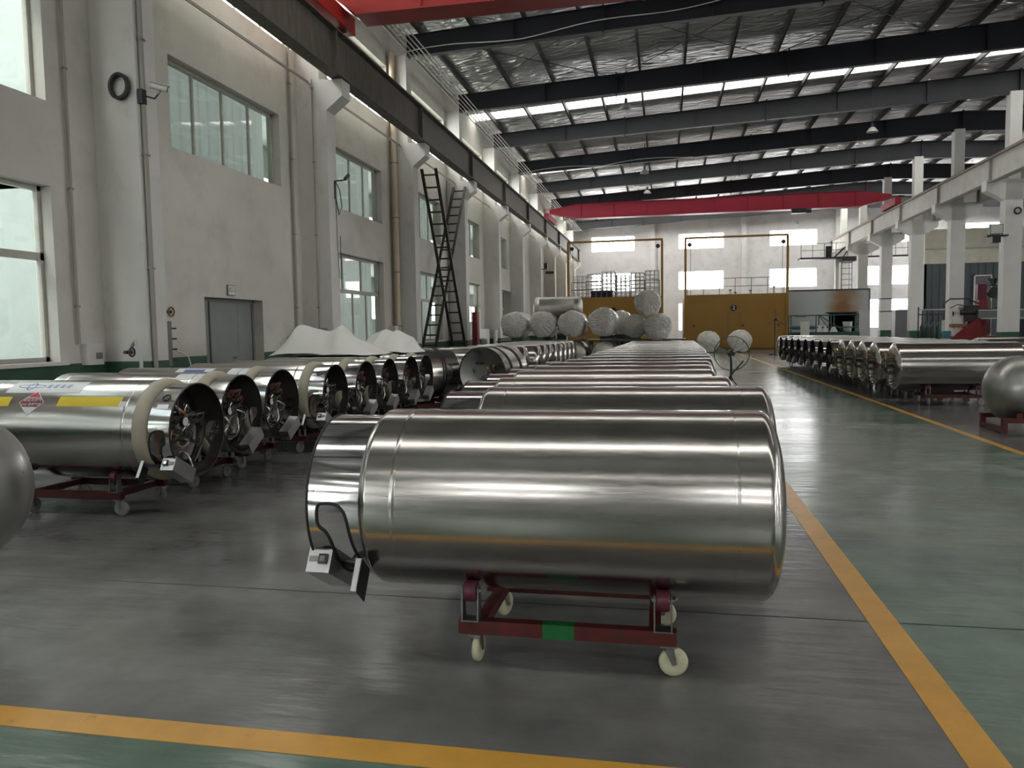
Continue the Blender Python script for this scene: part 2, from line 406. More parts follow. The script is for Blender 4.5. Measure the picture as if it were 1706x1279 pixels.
# ------------------------------------------------------------------ wall with openings
def wall_panel(name, axis, at, thick, a0, a1, z0, z1, holes, m, parent=None):
    """axis 'X': wall in the plane X=at spanning Y a0..a1 (solid from at to at+thick); 'Y' likewise"""
    A = sorted({a0, a1, *[h[0] for h in holes], *[h[1] for h in holes]}); Z = sorted({z0, z1, *[h[2] for h in holes], *[h[3] for h in holes]})
    A = [a for a in A if a0 <= a <= a1]; Z = [z for z in Z if z0 <= z <= z1]
    mb = MB()
    P = (lambda d, a, z: (d, a, z)) if axis == 'X' else (lambda d, a, z: (a, d, z))
    inh = lambda a, z: any(h[0] < a < h[1] and h[2] < z < h[3] for h in holes)
    for i in range(len(A)-1):
        for j in range(len(Z)-1):
            am, zm = (A[i]+A[i+1])/2, (Z[j]+Z[j+1])/2
            if inh(am, zm): continue
            for d in (at, at+thick):
                mb.add([P(d, A[i], Z[j]), P(d, A[i+1], Z[j]), P(d, A[i+1], Z[j+1]), P(d, A[i], Z[j+1])], [(0, 1, 2, 3)], m)
    for h in list(holes)+[(a0, a1, z0, z1)]:
        a, c, e, g = h
        for (p, q) in (((a, e), (c, e)), ((c, e), (c, g)), ((c, g), (a, g)), ((a, g), (a, e))):
            mb.add([P(at, *p), P(at, *q), P(at+thick, *q), P(at+thick, *p)], [(0, 1, 2, 3)], m)
    o = mb.build(name, parent)
    return tag(o, kind='structure')

def struct(mb, name, parent=None): return tag(mb.build(name, parent), kind='structure')

WX = -8.0; YB = -13.0; YF = 66.0; RX = 28.0
def roofz(x): return 10.45+.055*(min(x, 13.8)+7) - .055*max(0, x-13.8)
# ---- floor
mb = MB(); mb.add([(WX-.3, YB-.3, 0), (RX+.3, YB-.3, 0), (RX+.3, YF+.3, 0), (WX-.3, YF+.3, 0)], [(0, 1, 2, 3)], floor_m)
mb.add([(WX-.3, YB-.3, -.3), (RX+.3, YB-.3, -.3), (RX+.3, YF+.3, -.3), (WX-.3, YF+.3, -.3)], [(3, 2, 1, 0)], floor_m)
struct(mb, 'floor')
# floor paint lines
def line(x0, x1, y0, y1, lab):
    mb = MB(); n = max(1, int(max(x1-x0, y1-y0)/.35)); rnd = random.Random(int(x0*100+y1*10))
    long_y = (y1-y0) > (x1-x0)
    mb.box(x0, x1, y0, y1, .0005, .0022, line_paint)
    return tag(mb.build('floor_line'), lab, 'floor line')
line(.97, 1.11, 2.37, 46, 'orange-yellow painted line along the aisle beside the central row of tanks')
line(3.81, 3.91, 2.37, 46, 'orange-yellow painted line along the aisle beside the far right row of tanks')
line(-7.3, .965, 2.375, 2.51, 'orange-yellow painted line crossing the floor in front of the nearest tank')
# expansion joint cuts
for i, y in enumerate((3.95, 9.9)):
    mb = MB(); mb.box(-7.9, 13, y, y+.008, .0003, .0012, black_rubber)
    tag(mb.build('floor_joint'), ['thin dark joint cut across the floor under the nearest tank', 'thin dark joint cut across the floor further up the green aisle'][i], 'floor joint')

# ---- left wall
bays = [-7.5, -1.8, 4.1, 10.15]+[16.5+6*k for k in range(0, 9)]        # pilaster lines
rbays = [10.7+6*k for k in range(-3, 10)]      # rafter lines
holes = []; wins = []
for k in range(-4, 9):
    b = 10.7+6*k
    if b+6 > YF+1: continue
    if k < 0: b -= .4
    hi = (b+1.0, b+4.75, 4.56, 6.06); lo = (b+1.0, b+4.75, 1.12, 3.45); cl = (b+.55, min(b+5.4, 65.6), 7.6, 9.2)
    if k == 6: pass
    if k < 5: holes.append(hi); wins.append(('up', k, hi))
    if k not in (0, 5, 6, 7, 8): holes.append(lo); wins.append(('lo', k, lo))
    holes.append(cl); wins.append(('cl', k, cl))
door_hole = (12.45, 14.47, 0.0, 2.12); holes.append(door_hole)
door2 = (38.2, 40.3, 0.0, 3.45); holes.append(door2)
holes = [h for h in holes]
wl = wall_panel('wall_left', 'X', WX-.3, .3, YB, YF, 0, 10.6, holes, plaster)
# wall face towards the hall is X=WX
# dado (green paint band with real thickness of paint/skirting)
segs = []; y = YB
for h in sorted([door_hole, door2]): segs.append((y, h[0])); y = h[1]
segs.append((y, YF))
mb = MB()
for a, c in segs: mb.box(WX, WX+.006, a, c, 0, 1.08, green_dado)
struct(mb, 'trim_1')
# concrete grade line cornice strip: horizontal joint at z=3.9
mb = MB()
def window(n, h, kind):
    y0, y1, z0, z1 = h; root = empty('window_%d' % n, (WX-.2, (y0+y1)/2, z0)); tag(root, kind='structure')
    w = (y1-y0)/2; H = z1-z0; f = MB(); fm = frame_alu; d = .035
    f.box(-d, d, -w, w, 0, .06, fm); f.box(-d, d, -w, w, H-.06, H, fm)
    f.box(-d, d, -w, -w+.06, 0, H, fm); f.box(-d, d, w-.06, w, 0, H, fm)
    if kind == 'lo':
        f.box(-d, d, -w, w, H*.58, H*.58+.10, fm)
        for i in (1, 2, 3): f.box(-.02, .02, -w+2*w*i/4-.03, -w+2*w*i/4+.03, 0, H*.58, fm)
        for i in (1, 2): f.box(-.02, .02, -w+2*w*i/3-.03, -w+2*w*i/3+.03, H*.58, H, fm)
        f.box(-.02, .3, -w-.05, w+.05, -.05, 0, column_paint)
    elif kind == 'up':
        for i in (1, 2, 3): f.box(-.02, .02, -w+2*w*i/4-.025, -w+2*w*i/4+.025, 0, H, fm)
    else:
        for i in range(1, 5): f.box(-.02, .02, -w+2*w*i/5-.02, -w+2*w*i/5+.02, 0, H, fm)
    f.build('window_frame', root)
    g = MB(); g.add([(0, -w+.05, .05), (0, w-.05, .05), (0, w-.05, H-.05), (0, -w+.05, H-.05)], [(0, 1, 2, 3)], glass_day if kind == 'cl' else glass_m)
    g.build('pane', root)
    if kind == 'cl': portal(WX-.32, (y0+y1)/2, (z0+z1)/2, 1, 0, 0, y1-y0, z1-z0)
    return root
wn = 1
for kind, k, h in wins:
    window(wn, h, kind); wn += 1
# bay -1 lower window looks outdoors: daylight portal there
portal(WX-.35, 5.7+1.875, 2.3, 1, 0, 0, 3.75, 2.3); portal(WX-.35, 5.7+1.875-6, 2.3, 1, 0, 0, 3.75, 2.3); portal(WX-.35, -6+1.5, 2.3, 1, 0, 0, 3.75, 2.3)
# annex rooms behind the other windows of the left wall (floors, back wall), with slots added to backlight the panes
mb = MB()
mb.box(-12.2, -12.0, 10.4, YF, 0, 2.0, annex_m); mb.box(-12.2, -12.0, 10.4, YF, 3.0, 5.2, annex_m); mb.box(-12.2, -12.0, 10.4, YF, 6.2, 7.3, annex_m); mb.box(-12.2, WX-.3, 10.2, YF, 7.1, 7.3, annex_m); mb.box(-12.2, WX-.3, 10.2, YF, 3.7, 3.9, annex_m)
mb.box(-12.2, WX-.3, 10.2, 10.4, 0, 7.3, annex_m); mb.box(-12.2, WX-.3, YF, YF+.2, 0, 7.3, annex_m)
mb.box(-12.2, WX-.3, 10.2, YF, -.1, 0, annex_m)
struct(mb, 'wall_annex')
def curtain(y0, y1, z0, z1, lab, x=-8.42):  # upper ones are added backing sheets that give the panes their grey glow
    mb = MB(); n = int((y1-y0)/.06); 
    vs = []; 
    for i in range(n+1):
        yy = y0+(y1-y0)*i/n; xx = x+.025*sin(i*1.3)+.012*sin(i*.37)
        vs += [(xx, yy, z0), (xx, yy, z1)]
    mb.add(vs, [(2*i, 2*i+2, 2*i+3, 2*i+1) for i in range(n)], curtain_m, True)
    tag(mb.build('curtain'), lab, 'curtain')
ordn = ['first', 'second', 'third', 'fourth', 'fifth', 'sixth', 'seventh', 'eighth', 'ninth', 'tenth', 'eleventh', 'twelfth', 'thirteenth', 'fourteenth', 'fifteenth', 'sixteenth', 'seventeenth', 'eighteenth', 'nineteenth', 'twentieth', 'twenty-first', 'twenty-second']
curtain(17.6, 21.6, 1.0, 3.6, 'pale folded curtain behind the lower window just beyond the grey door')
curtain(23.7, 27.5, 1.0, 3.6, 'pale folded curtain behind the lower window next to the ladders')
curtain(11.6, 15.5, 4.4, 6.2, 'added grey-green backing behind the upper window above the grey door')
curtain(17.6, 21.5, 4.4, 6.2, 'added grey-green backing in the upper window with the wall bracket beside it')
curtain(23.6, 27.5, 4.4, 6.2, 'added grey-green backing in the upper window behind the ladders')
curtain(29.6, 33.5, 4.4, 6.2, 'added grey-green backing in the upper window just past the ladders')
curtain(35.6, 39.5, 4.4, 6.2, 'added grey-green backing in the far upper window over the dark doorway')
# outdoors beyond the nearest window: neighbouring facade, ground, shrub
mb = MB(); mb.box(-15.2, -15, -14, 10.2, 0, 15, facade_m)  # raised tall to block sky and dim the upper panes
for y in (-10, -5, 0, 5):
    mb.box(-15.02, -14.95, y, y+1.6, 3.2, 4.9, white_m); mb.box(-15.02, -14.95, y+.3, y+2.5, 1.2, 1.9, booth_grey); mb.box(-15.02, -14.95, y+.3, y+2.0, 6.4, 7.4, booth_grey)
    for q in range(4): mb.box(-15.03, -14.94, y+.3+.5*q, y+.36+.5*q, 1.2, 1.9, facade_m)
mb.box(-15.0, -14.7, -14, 10.2, 2.5, 2.62, facade_m)
struct(mb, 'wall_neighbour')
mb = MB(); mb.box(-16, WX-.3, -14, 10.2, -.2, -.02, facade_m); struct(mb, 'trim_2')
mb = MB(); rnd = random.Random(4)
for i in range(420):
    p = Vector((-9.9+rnd.gauss(0, .22), 7.2+rnd.gauss(0, .28), 1.25+rnd.gauss(0, .42))); 
    a = Vector((rnd.uniform(-1, 1), rnd.uniform(-1, 1), rnd.uniform(-.5, 1))).normalized()*.11; c = a.orthogonal().normalized()*.035
    mb.add([p-a, p+c, p+a, p-c], [(0, 1, 2, 3)], foliage_m)
mb.cyl((-9.9, 7.2, -.02), (-9.9, 7.2, 1.2), .02, rust_m)
tag(mb.build('shrub'), 'green leafy shrub outside the nearest large window', 'plant')

# door in left wall
d = empty('door_1', (WX-.25, 13.46, 0)); tag(d, kind='structure')
f = MB(); f.box(-.03, .05, -1.01, -.95, 0, 2.12, frame_grey); f.box(-.03, .05, .95, 1.01, 0, 2.12, frame_grey); f.box(-.03, .05, -1.01, 1.01, 2.06, 2.12, frame_grey)
f.box(-.03, .05, -.55, -.51, 0, 2.06, frame_grey)
f.build('door_frame', d)
f = MB(); f.box(-.02, .02, -.51, .44, .005, 2.062, teal_door); f.build('door_leaf', d)
f = MB(); f.box(-.02, .02, -.95, -.55, .005, 2.062, teal_door); f.box(-.02, .02, .445, .95, .005, 2.062, teal_door); f.build('side_panel', d)
f = MB(); f.cyl((.02, .30, 1.0), (.07, .30, 1.0), .012, zinc_m); f.cyl((.07, .30, 1.0), (.07, .20, 1.0), .010, zinc_m); f.build('door_handle', d)
d = empty('door_2', (WX-.25, 39.25, 0)); tag(d, kind='structure')
f = MB(); f.box(-.03, .03, -1.05, 1.05, 0, 3.45, frame_grey); f.build('door_leaf', d)
# exit sign
r = empty('exit_sign', (WX, 13.30, 2.17), label='small framed exit sign mounted just above the grey door', cat='sign')
f = MB(); f.box(0, .03, -.13, .13, 0, .20, frame_grey); f.build('sign_frame', r)
f = MB(); f.box(.03, .034, -.115, .115, .015, .185, pale_box); f.build('sign_face', r)
vs, fs = text_mesh('出口', .11); f = MB(); f.add([(.036, v.x, v.y+.11) for v in vs], fs, dark_metal); f.build('lettering', r)

# ---- pilasters with corbels (left)
proto = None
def column_mesh_left():
    mb = MB(); w = .225
    mb.box(WX+.002, -7.3, -w, w, 0, 7.0, column_paint); mb.box(WX+.002, -7.45, -w, w, 7.0, 9.54, column_paint)
    return mb
poly = [(-7.3, 6.33), (-6.92, 6.62), (-6.92, 6.98), (-7.3, 6.98)]
cm = None
for i, b in enumerate(bays):
    if i == 0:
        r0_ = empty('concrete_column', (0, b, 0)); mb = column_mesh_left(); sh = mb.build('shaft', r0_)
        m2 = MB(); m2.prism(poly, -.225, .225, column_paint, 'XZ'); cb = m2.build('corbel', r0_)
        m2 = MB(); m2.box(WX+.006, -7.294, -.231, .231, 0, 1.08, green_dado); m2.build('green_base', r0_)
        # base ring keeps the paint thickness outside the shaft
        reg(r0_); r = r0_
    else: r = copy_tree(r0_)
    r.location = (0, b, 0)
    nm = {3: 'whitewashed concrete column with the security camera, nearest along the windowed wall', 4: 'whitewashed concrete column just past the grey door on the windowed wall',
          5: 'whitewashed concrete column with the pale drainpipe, where the ladder top rests', 6: 'whitewashed concrete column on the far side of the ladders'}
    tag(r, nm.get(i, 'whitewashed concrete column on the windowed wall, %s from the near end of the hall' % ordn[i]), 'column', 'corbelled columns of the windowed wall', 'thing')

# left crane girder
def girder(x, lab, m, yb=YB, yf=YF-1.0, side=1):
    r = empty('crane_girder', (x, yb, 7.0), label=lab, cat='crane girder', kind='thing')
    L = yf-yb; mb = MB()
    mb.box(-.002, .012, 0, L, .02, .95, m); mb.box(-.012, -.002, 0, L, .02, .95, bounce_m); mb.box(-.15, .15, 0, L, .0, .03, m); mb.box(-.16, .16, 0, L, .92, .955, m)
    mb.build('beam', r)
    mb = MB(); 
    yy = 16.05-12-yb if x < 0 else 34.4-36-yb
    while yy < 0: yy += 6
    while yy < L:
        mb = MB(); mb.box(-.13, .13, yy-.03, yy+.03, .03, .92, m); mb.build('stiffener_plate', r); yy += 6
    mb = MB(); mb.box(-.035, .035, 0, L, .955, 1.06, rust_m); mb.build('rail', r)
    return r
girder(-7.03, 'dark weathered steel crane girder along the windowed wall', steel_girder)
# cable lines under girder
mb = MB()
for j, (dx, z) in enumerate(((0, 6.97), (.05, 6.9))): mb.cyl((WX+.3+dx, YB, z), (WX+.3+dx, YF-1, z), .016, pipe_grey, seg=8)
tag(mb.build('cable_run'), 'pair of dark cables running along the wall under the crane girder', 'cable')

# ---- right column line
RC = []
for i in range(13):
    b = -1.1+6*i-.3*0-.4
    b = 34.75-6*7+6*i
    RC.append(b)
rr0 = None
for i, b in enumerate(RC):
    if b > YF: continue
    if rr0 is None:
        rr0 = empty('concrete_column', (0, b, 0))
        mb = MB(); mb.box(13.33, 13.97, -.25, .25, 0, 7.12, col_white); mb.box(13.43, 13.87, -.22, .22, 7.12, 10.55, col_white); mb.build('shaft', rr0)
        mb = MB(); P = [(13.33, 6.3), (12.62, 6.7), (12.62, 7.12), (14.68, 7.12), (14.68, 6.7), (13.97, 6.3)]; mb.prism(P, -.25, .25, col_white, 'XZ'); mb.build('corbel', rr0)
        mb = MB(); mb.box(13.324, 13.976, -.256, .256, 0, 1.05, green_dado); mb.build('green_base', rr0)
        reg(rr0); r = rr0
    else: r = copy_tree(rr0)
    r.location = (0, b, 0)
    nm = {7: 'white T-headed concrete column behind the grey machine boom, largest in view', 8: 'white T-headed concrete column beside the dark green gas cylinders', 9: 'white T-headed concrete column between the wide window and the grey panel wall',
          10: 'white T-headed concrete column with two dark straps around it', 11: 'white T-headed concrete column beside the wall ladder, farthest of its row'}
    tag(r, nm.get(i, 'white T-headed concrete column, %s from the near end between the two bays' % ordn[i]), 'column', 'T-headed columns between the bays', 'thing')
girder(12.78, 'grey steel crane girder on the near side of the T-headed columns', girder_grey)
girder(14.5, 'grey steel crane girder on the far side of the T-headed columns', girder_grey)

# ---- far wall, back wall, right wall
fh = []
for i in range(5):
    x0 = -6.1+7.2*i
    for z0, z1 in ((7.85, 9.13), (4.52, 6.06), (1.15, 3.45)): fh.append((x0, x0+3.65, z0, z1))
wall_panel('wall_far', 'Y', YF, .3, WX, RX, 0, 11.6, fh, plaster_far)
def ywin(n, h, yw, sgn=-1):
    x0, x1, z0, z1 = h; r = empty('window_%d' % n, ((x0+x1)/2, yw, z0)); tag(r, kind='structure'); w = (x1-x0)/2; H = z1-z0
    f = MB(); d = .03
    f.box(-w, w, -d, d, 0, .05, white_m); f.box(-w, w, -d, d, H-.05, H, white_m); f.box(-w, -w+.05, -d, d, 0, H, white_m); f.box(w-.05, w, -d, d, 0, H, white_m)
    for i in (1, 2, 3): f.box(-w+2*w*i/4-.025, -w+2*w*i/4+.025, -.02, .02, 0, H, white_m)
    f.build('window_frame', r)
    g = MB(); g.add([(-w, 0, 0), (w, 0, 0), (w, 0, H), (-w, 0, H)], [(0, 1, 2, 3)], glass_day); g.build('pane', r)
    portal((x0+x1)/2, yw-sgn*.3, (z0+z1)/2, 0, sgn, 0, x1-x0, z1-z0)
for h in fh: ywin(wn, h, YF+.15); wn += 1
bh = []
for i in range(5):
    x0 = -6.1+7.2*i
    bh.append((x0, x0+3.65, 7.85, 9.13)); bh.append((x0, x0+3.65, 5.0, 5.7))
wall_panel('wall_back', 'Y', YB-.3, .3, WX, RX, 0, 11.6, bh, plaster_far)
for h in bh: ywin(wn, h, YB-.15, 1); wn += 1
rh = []
for i in range(13):
    y0 = YB+.9+6*i
    rh.append((y0, y0+4.2, 7.0, 9.0))
    if i % 2 == 0 or i > 8: rh.append((y0, y0+4.2, 1.2, 4.2))  # lower windows in the last bays are unseen, added to brighten the far wall
wall_panel('wall_right', 'X', RX, .3, YB, YF, 0, 11.2, rh, plaster_far)
for h in rh:
    y0, y1, z0, z1 = h; r = empty('window_%d' % wn, (RX+.15, (y0+y1)/2, z0)); wn += 1; tag(r, kind='structure'); w = (y1-y0)/2; H = z1-z0
    f = MB(); f.box(-.03, .03, -w, w, 0, .05, white_m); f.box(-.03, .03, -w, w, H-.05, H, white_m)
    for i in range(5): f.box(-.02, .02, -w+(2*w-.05)*i/4, -w+(2*w-.05)*i/4+.05, 0, H, white_m)
    f.build('window_frame', r); g = MB(); g.add([(0, -w, 0), (0, w, 0), (0, w, H), (0, -w, H)], [(0, 1, 2, 3)], glass_day); g.build('pane', r)
    portal(RX+.35, (y0+y1)/2, (z0+z1)/2, -1, 0, 0, y1-y0, z1-z0)
# far wall pilasters
mb = MB()
for x in (-1.0, 6.3, 13.5, 20.7): mb.box(x-.2, x+.2, YF-.3, YF, 0, 11.3, plaster_far)
struct(mb, 'trim_3')

# ---- roof: insulation between purlins, skylight strips, purlins
ceil = empty('ceiling', (0, 0, 0)); tag(ceil, kind='structure')
strips = [(-9.0, -8.0), (1.0, 2.0), (13.2, 14.2), (32.0, 33.05), (44.1, 45.1), (56.1, 57.1), (61.5, 64.0)]  # wide last strip is unseen, added to brighten the far wall
ys = [YB-.3]
for a, c in strips: ys += [a, c]
ys.append(YF+.3)
def roof_strip(mb, y0, y1, m, th=.05, x0=WX-.3, x1=RX+.3):
    xs = [x0, 13.8, x1]
    for a, c in zip(xs, xs[1:]):
        za, zc = roofz(a), roofz(c)
        mb.add([(a, y0, za), (c, y0, zc), (c, y1, zc), (a, y1, za)], [(0, 1, 2, 3)], m)
mb = MB()
for i in range(0, len(ys), 2): 
    # subdivide for bump mapping stability
    roof_strip(mb, ys[i], ys[i+1], foil_m)
mb.build('insulation_sheet', ceil)
mb = MB()
for i in range(0, len(ys), 2):
    for a, c in ((WX-.3, 13.8), (13.8, RX+.3)):
        za, zc = roofz(a)+.08, roofz(c)+.08
        mb.add([(a, ys[i], za), (c, ys[i], zc), (c, ys[i+1], zc), (a, ys[i+1], za)], [(0, 1, 2, 3)], booth_grey)
mb.build('roof_sheeting', ceil)
for a, c in strips:
    mb = MB(); roof_strip(mb, a, c, sky_m); mb.build('seen_and_added_skylight', ceil)
    for x0_, x1_ in ((WX-.3, 13.8), (13.8, RX+.3)):
        xm = (x0_+x1_)/2; portal(xm, (a+c)/2, roofz(xm)+.02+.35, 0, 0, -1, x1_-x0_, c-a)
px = WX+.9; purl = None
while px < RX:
    if purl is None:
        mb = MB(); mb.box(-.035, .035, 0, YF-YB, -.2, 0, purlin_m); mb.box(-.035, .035, 0, YF-YB, -.21, -.19, purlin_m); purl = mb.build('purlin', ceil); o = purl
    else: o = purl.copy(); COL.objects.link(o); o.parent = ceil
    o.location = (px, YB, roofz(px)-.005); px += 1.56
# X bracing rods
mb = MB()
for k, yb_ in enumerate((22.7,)):
    for xx in (-7, -1.7, 3.6, 8.9):
        mb.cyl((xx, yb_, roofz(xx)-.3), (xx+5.3, yb_+6, roofz(xx+5.3)-.3), .014, purlin_m, seg=6); mb.cyl((xx+5.3, yb_, roofz(xx+5.3)-.3), (xx, yb_+6, roofz(xx)-.3), .014, purlin_m, seg=6)
mb.build('bracing_rods', ceil)
# rafters
raf = None
for i, b in enumerate(rbays):
    if raf is None:
        raf = empty('roof_rafter', (0, b, 0))
        mb = MB(); pts = []
        bot = lambda x: 9.62+.041*(min(x, 13.8)+7)-.041*max(0, x-13.8)
        top = lambda x: roofz(x)-.21
        for a, c in ((-7.55, -1.7), (-1.7, 4.2), (4.2, 13.8), (13.8, 21.5), (21.5, RX)):
            mb.prism([(a, bot(a)), (c, bot(c)), (c, top(c)), (a, top(a))], -.006, .006, rafter_m, 'XZ')
            for fn, s_ in ((bot, 1), (top, -1)):
                mb.prism([(a, fn(a)), (c, fn(c)), (c, fn(c)+.016*s_), (a, fn(a)+.016*s_)], -.11, .11, rafter_m, 'XZ')
        mb.build('beam', raf)
        for x in (-1.7, 4.2, 13.8, 21.5):
            mb = MB(); mb.prism([(x-.02, bot(x)-.06), (x+.02, bot(x)-.06), (x+.02, top(x)+.05), (x-.02, top(x)+.05)], -.13, .13, rafter_m, 'XZ'); mb.build('joint_plate', raf)
        for x in (-4.3, 1.3, 7, 10.4): mb = MB(); mb.prism([(x-.008, bot(x)), (x+.008, bot(x)), (x+.008, top(x)), (x-.008, top(x))], -.11, .11, rafter_m, 'XZ'); mb.build('web_stiffener', raf)
        mb = MB(); mb.box(-7.7, -6.85, -.13, .13, 9.56, 9.62, girder_grey); mb.build('bearing_plate', raf)
        reg(raf); r = raf
    else: r = copy_tree(raf)
    r.location = (0, b, 0)
    nm = {5: 'dark blue-grey roof rafter with a white cable draped along it, nearest in view', 6: 'dark blue-grey roof rafter just in front of the bright skylight strip', 7: 'dark blue-grey roof rafter just behind the bright skylight strip'}
    tag(r, nm.get(i, 'dark blue-grey roof rafter, %s from the near end of the hall' % ordn[i]), 'rafter', 'roof rafters', 'thing')
# white cable on nearest visible rafter
def sag(name, lab, pts, r, m, cat='cable'):
    mb = MB(); mb.tube(pts, r, m, 6); return tag(mb.build(name), lab, cat)
pts = []
for i in range(25):
    x = -7.6+9.6*i/24; z = bot(x)+.12+.06*sin(i*.55)+(.30*max(0, (i-9)/15)); pts.append((x, 22.55, min(z, 10.6)))
sag('roof_cable', 'white cable draped along the nearest visible roof rafter', pts, .016, white_m)
pts = [(-7.6+9*i/20, 40.53, bot(-7.6+9*i/20)-.02+.16*abs(sin(i*.32))) for i in range(21)]
sag('roof_cable', 'pale cable looped along the fourth rafter in view', pts, .016, white_m)
# conduits along eaves
conds = MB()
for j in range(5): conds.cyl((-7.28+.14*j, YB, 9.50), (-7.28+.14*j, YF, 9.50), .018, zinc_m if j % 2 else pipe_grey, seg=8)
tag(conds.build('conduit_run'), 'bundle of five thin steel conduits along the eaves over the crane girder', 'conduit')
# pendant bell lamps
def bell(x, y, lab):
    r = empty('bell_lamp', (x, y, 9.25), label=lab, cat='lamp', group='bell lamps under the roof')
    mb = MB(); mb.lathe([(0, .22), (.03, .215), (.16, .12), (.2, .06)], lamp_m, 24, 'Z'); mb.lathe([(0.005, .215), (.15, .11), (.15, 0)], lamp_m, 24, 'Z'); mb.build('lamp_shade', r)
    mb = MB(); mb.cyl((0, 0, .2), (0, 0, .34), .055, dark_metal); mb.cyl((0, 0, .34), (0, 0, roofz(x)-9.25-.03), .012, dark_metal, seg=8); mb.build('lamp_housing', r)
bell(-1.35, 28.45, 'grey bell lamp hanging in front of the bright skylight strip')
bell(8.3, 34.4, 'grey bell lamp under the rafter just behind the skylight strip')
bell(-1.0, 40.4, 'small bell lamp hanging under the fourth rafter in view')
bell(-1.0, 46.4, 'small bell lamp hanging above the far red crane, deeper in the roof')

# ---- overhead cranes
def crane(y0, y1, zb, zt, x0, x1, m, lab, taper=1.6, trolley=True, dy=0):
    r = empty('overhead_crane', (x0, (y0+y1)/2, 8.06), label=lab, cat='crane')
    L = x1-x0; h0 = zb-8.06; h1 = zt-8.06; w = (y1-y0)/2; mid = h0+(h1-h0)*.45
    mb = MB(); P = [(0.0, mid-.02), (taper, h0), (L-taper, h0), (L, mid-.02), (L, h1-.25), (L-taper, h1), (taper, h1), (0, h1-.25)]
    mb.prism(P, -w+.06, w-.06, m, 'XZ'); 
    mb.prism([(taper, h0-.03), (L-taper, h0-.03), (L-taper, h0-.001), (taper, h0-.001)], -w, w, m, 'XZ'); mb.prism([(taper, h1+.001), (L-taper, h1+.001), (L-taper, h1+.03), (taper, h1+.03)], -w, w, m, 'XZ')
    for i in range(1, 10): x = L*i/10; mb.box(x-.01, x+.01, -w, -w+.05, h0+.03, h1, m)
    mb.build('main_beam', r)
    for s_, x in ((0, 0), (1, L)):
        mb = MB(); mb.box(x-.16, x+.16, dy-1.5, dy+1.5, .0+.05, .42, m); mb.build('end_carriage', r)
        for yy_ in (dy-1.15, dy+1.15):
            mb = MB(); mb.cyl((x-.06, yy_, .13), (x+.06, yy_, .13), .13, dark_metal, seg=24); mb.build('wheel', r)
    if trolley:
        mb = MB(); t = L*.745; mb.box(t-.45, t+.35, -w-.25, -w+.1, h0-.30, h0-.02, dark_metal); mb.cyl((t-.1, -w-.1, h0-.18), (t+.65, -w-.1, h0-.18), .13, dark_metal); mb.build('hoist', r)
        mb = MB(); mb.cyl((t-.1, -w-.1, h0-.75), (t-.1, -w-.1, h0-.3), .012, zinc_m, seg=8); mb.tube([(t-.1, -w-.1, h0-.75), (t-.16, -w-.1, h0-.83), (t-.1, -w-.1, h0-.9), (t-.04, -w-.1, h0-.84)], .02, dark_metal); mb.build('hook', r)
    return r
crane(48.3, 49.0, 8.28, 9.12, -7.05, 12.78, crane_red2, 'far crimson overhead crane beam spanning the main bay')
crane(16.1, 16.8, 8.26, 9.15, -7.0, 12.78, crane_red, 'near bright red overhead crane beam crossing above the camera view', trolley=False, taper=.5, dy=-1.0)
crane(47.6, 48.3, 8.28, 9.12, 14.5, 27.6, crane_red2, 'crimson overhead crane beam seen behind the T-headed columns', trolley=False)

# ================================================================== tanks
R = .408; ZC = .675; RS = .378
def dish_profile(x_tan, sgn, R, depth, n=14, knuckle=.32):
    """torispherical-like profile from tangent line outwards to the axis"""
    out = []
    for i in range(n+1):
        a = (pi/2)*i/n
        r = R*(cos(a)**knuckle if i < n else 0); out.append((x_tan+sgn*depth*sin(a), r))
    return out
def shell_profile(xa, xb, R, depth):
    L = dish_profile(xa, -1, R, depth, 16, .62)[::-1]; Rr = dish_profile(xb, 1, R, depth, 16, .62)
    mid = []
    for xw in (xa+.12, xb-.12):
        mid += [(xw-.05, R), (xw-.012, R), (xw-.009, R), (xw-.004, R+.0018), (xw+.004, R+.0018), (xw+.009, R), (xw+.012, R), (xw+.05, R)]
    # crisp edge loops
    return L[:-1]+[(xa-.002, R), (xa, R), (xa+.006, R), (xa+.02, R)]+mid+[(xb-.02, R), (xb-.006, R), (xb, R), (xb+.002, R)]+Rr[1:]

